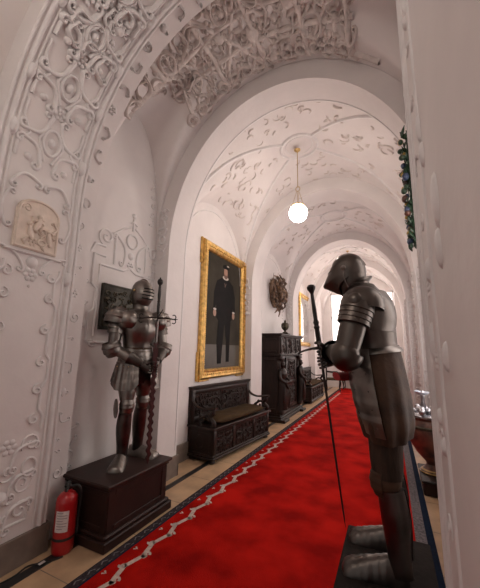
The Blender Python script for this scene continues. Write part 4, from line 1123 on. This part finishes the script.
def carved_figure(m, x, y, z, h, rz, rnd):
    """standing draped figure carved in the round"""
    R = Matrix.Rotation(rz, 3, 'Z'); P_ = lambda a, b, c_: Vector((x, y, z)) + R @ Vector((a * h, b * h, c_ * h))
    m.limb([P_(0, 0, .0), P_(0, 0, .12), P_(.01, .01, .34), P_(0, 0, .50), P_(0, 0, .60), P_(.01, 0, .72), P_(0, 0, .80), P_(0, 0, .845)], [(.11 * h, .13 * h), (.10 * h, .12 * h), (.10 * h, .125 * h), (.10 * h, .12 * h), (.075 * h, .09 * h), (.085 * h, .125 * h), (.06 * h, .11 * h), (.032 * h, .035 * h)], 16, 4, ref=R @ Vector((1, 0, 0)))
    m.ell(P_(.01, 0, .905), (.055 * h, .05 * h, .07 * h), 12, 8); m.ell(P_(.06, 0, .90), (.014 * h, .01 * h, .02 * h), 6, 4)
    m.ell(P_(-.005, 0, .945), (.065 * h, .062 * h, .05 * h), 12, 6)
    for s in (-1, 1):
        m.limb([P_(0, s * .115, .77), P_(.03, s * .155, .63), P_(.11, s * .07, .57 + s * .03)], [.036 * h, .03 * h, .024 * h], 8, 3)
        m.ell(P_(.12, s * .06, .57 + s * .03), (.028 * h, .028 * h, .03 * h), 8, 5)
    for k in range(9):
        b_ = (k - 4) * .03
        m.limb([P_(.09 + rnd.uniform(-.01, .015), b_, .02), P_(.10, b_ * .9 + rnd.uniform(-.01, .01), .25), P_(.085, b_ * .7, .5)], [.010 * h, .014 * h, .007 * h], 6, 3)
    m.limb([P_(.08, -.10, .60), P_(.12, 0, .46), P_(.09, .11, .40)], [.018 * h, .026 * h, .018 * h], 8, 3)
def cabinet():
    t = empty('carved_cabinet', (-2.455, 7.65, 0), math.radians(-90), 'tall dark carved cabinet with standing figures at its corners, beyond the bench', 'cabinet')
    h2 = .93; D2 = .24; rnd = random.Random(8); Z = 1.93
    m = MB(); m.box((-h2 + .06, -D2, .16), (h2 - .06, D2 - .07, 1.86), .004); m.build('body', 'wood', t, False)
    m = MB(); m.box((-h2, -D2, 0), (h2, D2 + .02, .07), .012); m.box((-h2 + .02, -D2, .07), (h2 - .02, D2 - .0, .12), .015); m.box((-h2 + .04, -D2, .12), (h2 - .04, D2 - .03, .17), .01)
    m.box((-h2, D2 - .03, 0), (-h2 + .34, D2 + .10, .06), .01); m.box((h2 - .34, D2 - .03, 0), (h2, D2 + .10, .06), .01); m.build('plinth', 'wood', t, False)
    m = MB(); m.box((-h2 - .04, -D2, Z - .035), (h2 + .04, D2 + .05, Z), .01); m.box((-h2 - .02, -D2, Z - .07), (h2 + .02, D2 + .025, Z - .034), .012); m.box((-h2, -D2, 1.42), (h2, D2 + .01, 1.47), .01); m.box((-h2 + .02, -D2, 1.47), (h2 - .02, D2 - .02, 1.86), .004)
    m.build('cornice', 'wood', t, False)
    m = MB(); fy = D2 - .02
    def ff(u, v, h): return Vector((u, fy + h, v))
    for k in range(5):
        u = -h2 + .08 + k * (2 * h2 - .16) / 4; m.box((u - .035, fy - .002, 1.48), (u + .035, fy + .02, 1.85), .004); m.box((u - .02, fy + .018, 1.52), (u + .02, fy + .028, 1.8), .004)
    fill(m, ff, -h2 + .12, h2 - .12, 1.50, 1.84, .12, .022, rnd, wd=.28)
    for k in range(46): m.box((-h2 + .01 + k * .0405, D2 + .008, 1.432), (-h2 + .03 + k * .0405, D2 + .022, 1.462))
    m.build('frieze', 'wood', t, angle=75)
    m = MB(); fy2 = D2 - .07
    def f2(u, v, h): return Vector((u, fy2 + h, v))
    m.box((-.42, fy2 - .002, .22), (.42, fy2 + .025, 1.38), .006); dr = m.build('door', 'wood', t, False)
    m = MB()
    def f3(u, v, h): return Vector((u, fy2 + .025 + h, v))
    for a, b in (((-.42, .22), (-.35, 1.38)), ((.35, .22), (.42, 1.38)), ((-.35, .22), (.35, .29)), ((-.35, 1.31), (.35, 1.38)), ((-.35, .76), (.35, .84))): m.box((a[0], fy2 + .02, a[1]), (b[0], fy2 + .05, b[1]), .006)
    for cz in (.52, 1.08):
        for sg in (-1, 1): strip(m, f3, cscroll((sg * .05, cz - .14), (sg * .24, cz + .12), .06, .05, sg), .03, .03)
        ring(m, f3, 0, cz, .09, .028, .035, 1.2); flower(m, f3, 0, cz, .07, .035)
        fill(m, f3, -.33, .33, cz - .2, cz + .2, .11, .026, rnd, wd=.3)
    m.build('door_carving', 'wood', dr, angle=75)
    for sx in (-1, 1):
        m = MB(); m.box((sx * .78 - .13, D2 - .10, .17), (sx * .78 + .13, D2 + .03, .27), .01); m.box((sx * .78 - .12, D2 - .10, 1.34), (sx * .78 + .12, D2 + .02, 1.42), .01)
        carved_figure(m, sx * .78, D2 + .0, .27, 1.06, PI / 2 + sx * -.15, rnd)
        strip(m, f2, [(sx * .78 + .13 * math.cos(a), 1.20 + .15 * math.sin(a)) for a in [-.3 + 3.7 * k / 12 for k in range(13)]], .04, .07, False)
        m.build('carved_figure', 'wood', t, angle=70)
    for sx in (-1, 1):
        m = MB()
        for a, b in (((-D2 + .01, .2), (-D2 + .07, 1.4)), ((D2 - .14, .2), (D2 - .08, 1.4)), ((-D2 + .07, .2), (D2 - .14, .28)), ((-D2 + .07, 1.32), (D2 - .14, 1.4)), ((-D2 + .04, 1.50), (D2 - .10, 1.54)), ((-D2 + .04, 1.78), (D2 - .10, 1.82))):
            xs = sorted((sx * (h2 - .064 if a[1] < 1.45 else h2 - .024), sx * (h2 - .044 if a[1] < 1.45 else h2 - .005))); m.box((xs[0], a[0], a[1]), (xs[1], b[0], b[1]), .004)
        m.build('side_panel', 'wood', t, False)
    return Z
CZ = cabinet()
# lidded urn on the cabinet
t = empty('lidded_urn', (-2.36, 7.55, CZ), 0, 'small dark lidded urn standing on top of the carved cabinet', 'urn')
m = MB(); m.box((-.11, -.11, 0), (.11, .11, .045), .01); m.build('foot_block', 'wood', t, False)
m = MB(); m.lathe([(.07, .045), (.075, .06), (.03, .085), (.025, .11), (.075, .15), (.095, .20), (.098, .25), (.085, .262)], n=24); m.build('bowl', 'bronze_relief', t)
m = MB(); m.lathe([(.10, .262), (.10, .272), (.07, .30), (.03, .315), (.018, .33), (.028, .35), (.015, .37), (.004, .385)], n=24); m.build('lid', 'bronze_relief', t)
for s in (-1, 1):
    m = MB(); m.limb([(0, s * .09, .24), (0, s * .135, .23), (0, s * .135, .18), (0, s * .085, .17)], [.008] * 4, 6, 4); m.build('handle', 'bronze_relief', t)
t = MB(); t.box((-2.20, 8.12, CZ), (-2.02, 8.42, CZ + .012), .002); tag(t.build('paper_sheet', 'label', smooth_=False), 'small white card lying on the front edge of the carved cabinet top', 'card')

# ------------------------------------------------------------------ carved trophy on the wall
t = empty('carved_trophy', (XL, 7.72, 3.05), 0, 'brown carved wooden trophy of arms hung high on the wall above the cabinet', 'wall carving')
m = MB(); rnd = random.Random(77)
m.prism(ov(0, 0, .36, .40, 14), (.002, 0, 0), (0, 1, 0), (0, 0, 1), (.05, 0, 0)); bkp = m.build('back_board', 'trophy', t)
m = MB()
for k in range(90):
    a = rnd.uniform(0, 2 * PI); r = rnd.uniform(.05, .50); cy = r * 1.15 * math.cos(a); cz = r * 1.0 * math.sin(a); L = rnd.uniform(.12, .30); q = rnd.uniform(1.0, 2.1) if rnd.random() < .7 else rnd.uniform(0, 3.1)
    dx = rnd.uniform(.06, .24) * (1.2 - r); pts = [(max(.02, dx + .0), cy - L / 2 * math.cos(q), cz - L / 2 * math.sin(q)), (dx + rnd.uniform(.04, .09), cy + rnd.uniform(-.05, .05), cz), (max(.02, dx), cy + L / 2 * math.cos(q), cz + L / 2 * math.sin(q))]
    m.limb(pts, [.012, rnd.uniform(.022, .042), .010], 8, 4)
m.ell((.16, 0, .12), (.09, .09, .12), 12, 8); m.ell((.14, .02, -.18), (.10, .14, .17), 12, 8)
m.build('carved_figures', 'trophy', t)
m = MB()
for (a, b) in (((.05, .12, .25), (.12, .30, .62)), ((.05, .05, .3), (.10, .10, .58)), ((.05, .2, .2), (.13, .45, .45)), ((.05, -.2, .3), (.1, -.28, .5))): m.limb([a, b], [.010, .004], 6, 2)
m.build('spear', 'trophy', t)

# ------------------------------------------------------------------ gilt mirror
t = empty('gilt_mirror', (XL + .002, 11.0, 2.62), 0, 'tall gilt framed mirror beyond the carved cabinet', 'mirror')
hw, hh = .78, .92; prof = [(0, 0), (0, .05), (.03, .075), (.08, .05), (.12, .055), (.15, .02), (.15, 0)]; rr = []
for (i_, o_) in prof: rr.append([(o_, -hw + i_, -hh + i_), (o_, hw - i_, -hh + i_), (o_, hw - i_, hh - i_), (o_, -hw + i_, hh - i_)])
rr.append(rr[0]); m = MB(); m.rings(rr, cap=False); fr = m.build('frame', 'gold', t, angle=15)
m = MB(); bead_line(.06, .065, .022, .075); m.build('carved_ornament', 'gold', fr)
m = MB(); m.box((.004, -hw + .13, -hh + .13), (.012, hw - .13, hh - .13)); m.build('glass', 'mirror', t, False)

# ------------------------------------------------------------------ right side: big urn on its base, garland, far chairs
t = empty('wooden_stand', (.42, 4.55, 0), 0, 'low dark gilt-edged box stand on the floor at the right wall under the big urn', 'stand')
m = MB(); m.box((-.17, -.27, 0), (.22, .33, .13), .01); m.build('body', 'wood2', t, False)
m = MB(); m.box((-.185, -.285, .13), (.225, .345, .155), .008); m.build('top_board', 'wood', t, False)
m = MB(); m.limb([(-.175, -.24 + k * .05, .115 + .008 * (k % 2)) for k in range(11)], [.008] * 11, 6, 1); m.build('gilt_edge', 'brass', t)
t = empty('large_urn', (.39, 4.62, .156), 0, 'large round reddish-brown metal urn filled with small ornaments, beside the right wall', 'urn')
m = MB(); m.lathe([(.14, 0), (.145, .02), (.10, .05), (.07, .09), (.08, .12), (.17, .22), (.235, .34), (.255, .46), (.245, .56), (.225, .60), (.235, .625), (.25, .635), (.235, .63), (.21, .60), (.20, .58)], n=36); m.build('bowl', 'urn', t)
m = MB(); m.lathe([(.249, .50), (.262, .51), (.262, .53), (.249, .54)], n=36, cap=False); m.build('band', 'bronze_relief', t)
m = MB(); m.lathe([(.145, .0), (.15, .012), (.12, .04)], n=30); m.build('foot_ring', 'brass', t)
t2 = empty('urn_ornaments', (.39, 4.62, .80), 0, 'group of small pewter and blue-white ornaments heaped in the large urn', 'ornament')
m = MB(); rnd = random.Random(6); m.lathe([(.20, 0), (.18, .02), (.1, .03)], n=20)
for k in range(26):
    a = rnd.uniform(0, 6.28); r = rnd.uniform(.02, .19); m.ell((r * math.cos(a), r * math.sin(a), .03 + rnd.uniform(0, .05)), (rnd.uniform(.02, .045),) * 3, 8, 6)
m.build('ornament_heap', 'silver', t2)
m = MB(); m.lathe([(.03, .02), (.02, .08), (.035, .12), (.02, .17), (.025, .22), (.03, .26), (.01, .30)], (-.06, -.05, 0), 12); m.build('figure_stem', 'silver', t2)
m = MB(); m.lathe([(.01, .235), (.05, .25), (.085, .275), (.088, .283), (.05, .265)], (-.06, -.05, 0), 20); m.limb([(-.06, -.05, .26), (-.12, -.06, .285), (-.15, -.06, .28)], [.02, .016, .008], 8, 3); m.build('pale_dish', 'pale', t2)

t = empty('fruit_garland', (.31, 2.92, 3.0), 0, 'hanging glazed garland of green leaves and yellow fruit high on the right pilaster', 'garland')
rnd = random.Random(15); leaf = MB(); pos = []
for k in range(120):
    z = .52 - 1.08 * k / 120; wd = .10 + .045 * math.sin(k * .35); y_ = rnd.uniform(-.08, .08); x_ = -rnd.uniform(.02, .10)
    a = rnd.uniform(0, PI); L = rnd.uniform(.03, .055); c = Vector((x_, y_, z)); d = Vector((rnd.uniform(-.8, .3), math.cos(a), math.sin(a))).normalized(); sd = d.orthogonal().normalized()
    leaf.limb([c - d * L, c, c + d * L], [(.004, .004), (.020, .008), (.003, .003)], 6, 3, ref=sd)
leaf.lathe([(.03, -.56), (.04, -.3), (.04, .2), (.025, .52)], (-.035, 0, 0), 10); leaf.build('leaves', 'green', t)
for k in range(34):
    z = .46 - 1.0 * k / 34 + rnd.uniform(-.02, .02); m = MB(); r = rnd.uniform(.018, .030); m.ell((-rnd.uniform(.085, .115), rnd.uniform(-.07, .07), z), (r, r, r * rnd.uniform(.9, 1.3)), 10, 7)
    m.build('fruit', ('yellow', 'green', 'green', 'bluegl', 'urn')[k % 5], t)

def armchair(loc, rz, label):
    t = empty('armchair', loc, rz, label, 'chair', 'armchairs at the far end')
    m = MB(); m.box((-.28, -.27, .40), (.28, .27, .47), .02); m.build('seat', 'cushion', t, False)
    m = MB(); m.box((-.25, -.27, .55), (.25, -.22, 1.0), .02); m.limb([(-.27, -.25, .98), (-.1, -.25, 1.05), (.1, -.25, 1.05), (.27, -.25, .98)], [.02] * 4, 8, 4); m.build('backrest', 'cushion', t, False)
    for sx in (-1, 1):
        for sy in (-1, 1):
            m = MB(); m.limb([(sx * .25, sy * .24, .42), (sx * .265, sy * .265, .3), (sx * .24, sy * .235, .1), (sx * .26, sy * .26, .0)], [.028, .03, .018, .024], 8, 4); m.build('leg', 'wood', t)
        m = MB(); m.limb([(sx * .27, -.25, .72), (sx * .29, -.05, .70), (sx * .29, .2, .68), (sx * .28, .22, .45)], [.018] * 4, 8, 4); m.build('arm', 'wood', t)
        m = MB(); m.limb([(sx * .25, -.25, .42), (sx * .26, -.25, .98)], [.02, .02], 8, 2); m.build('back_post', 'wood', t)
armchair((-2.1, 13.0, .030), math.radians(-80), 'armchair against the left wall at the far end of the corridor')
armchair((-1.55, 13.9, .030), math.radians(180), 'armchair under the added far glowing pane, just right of the other far armchair')
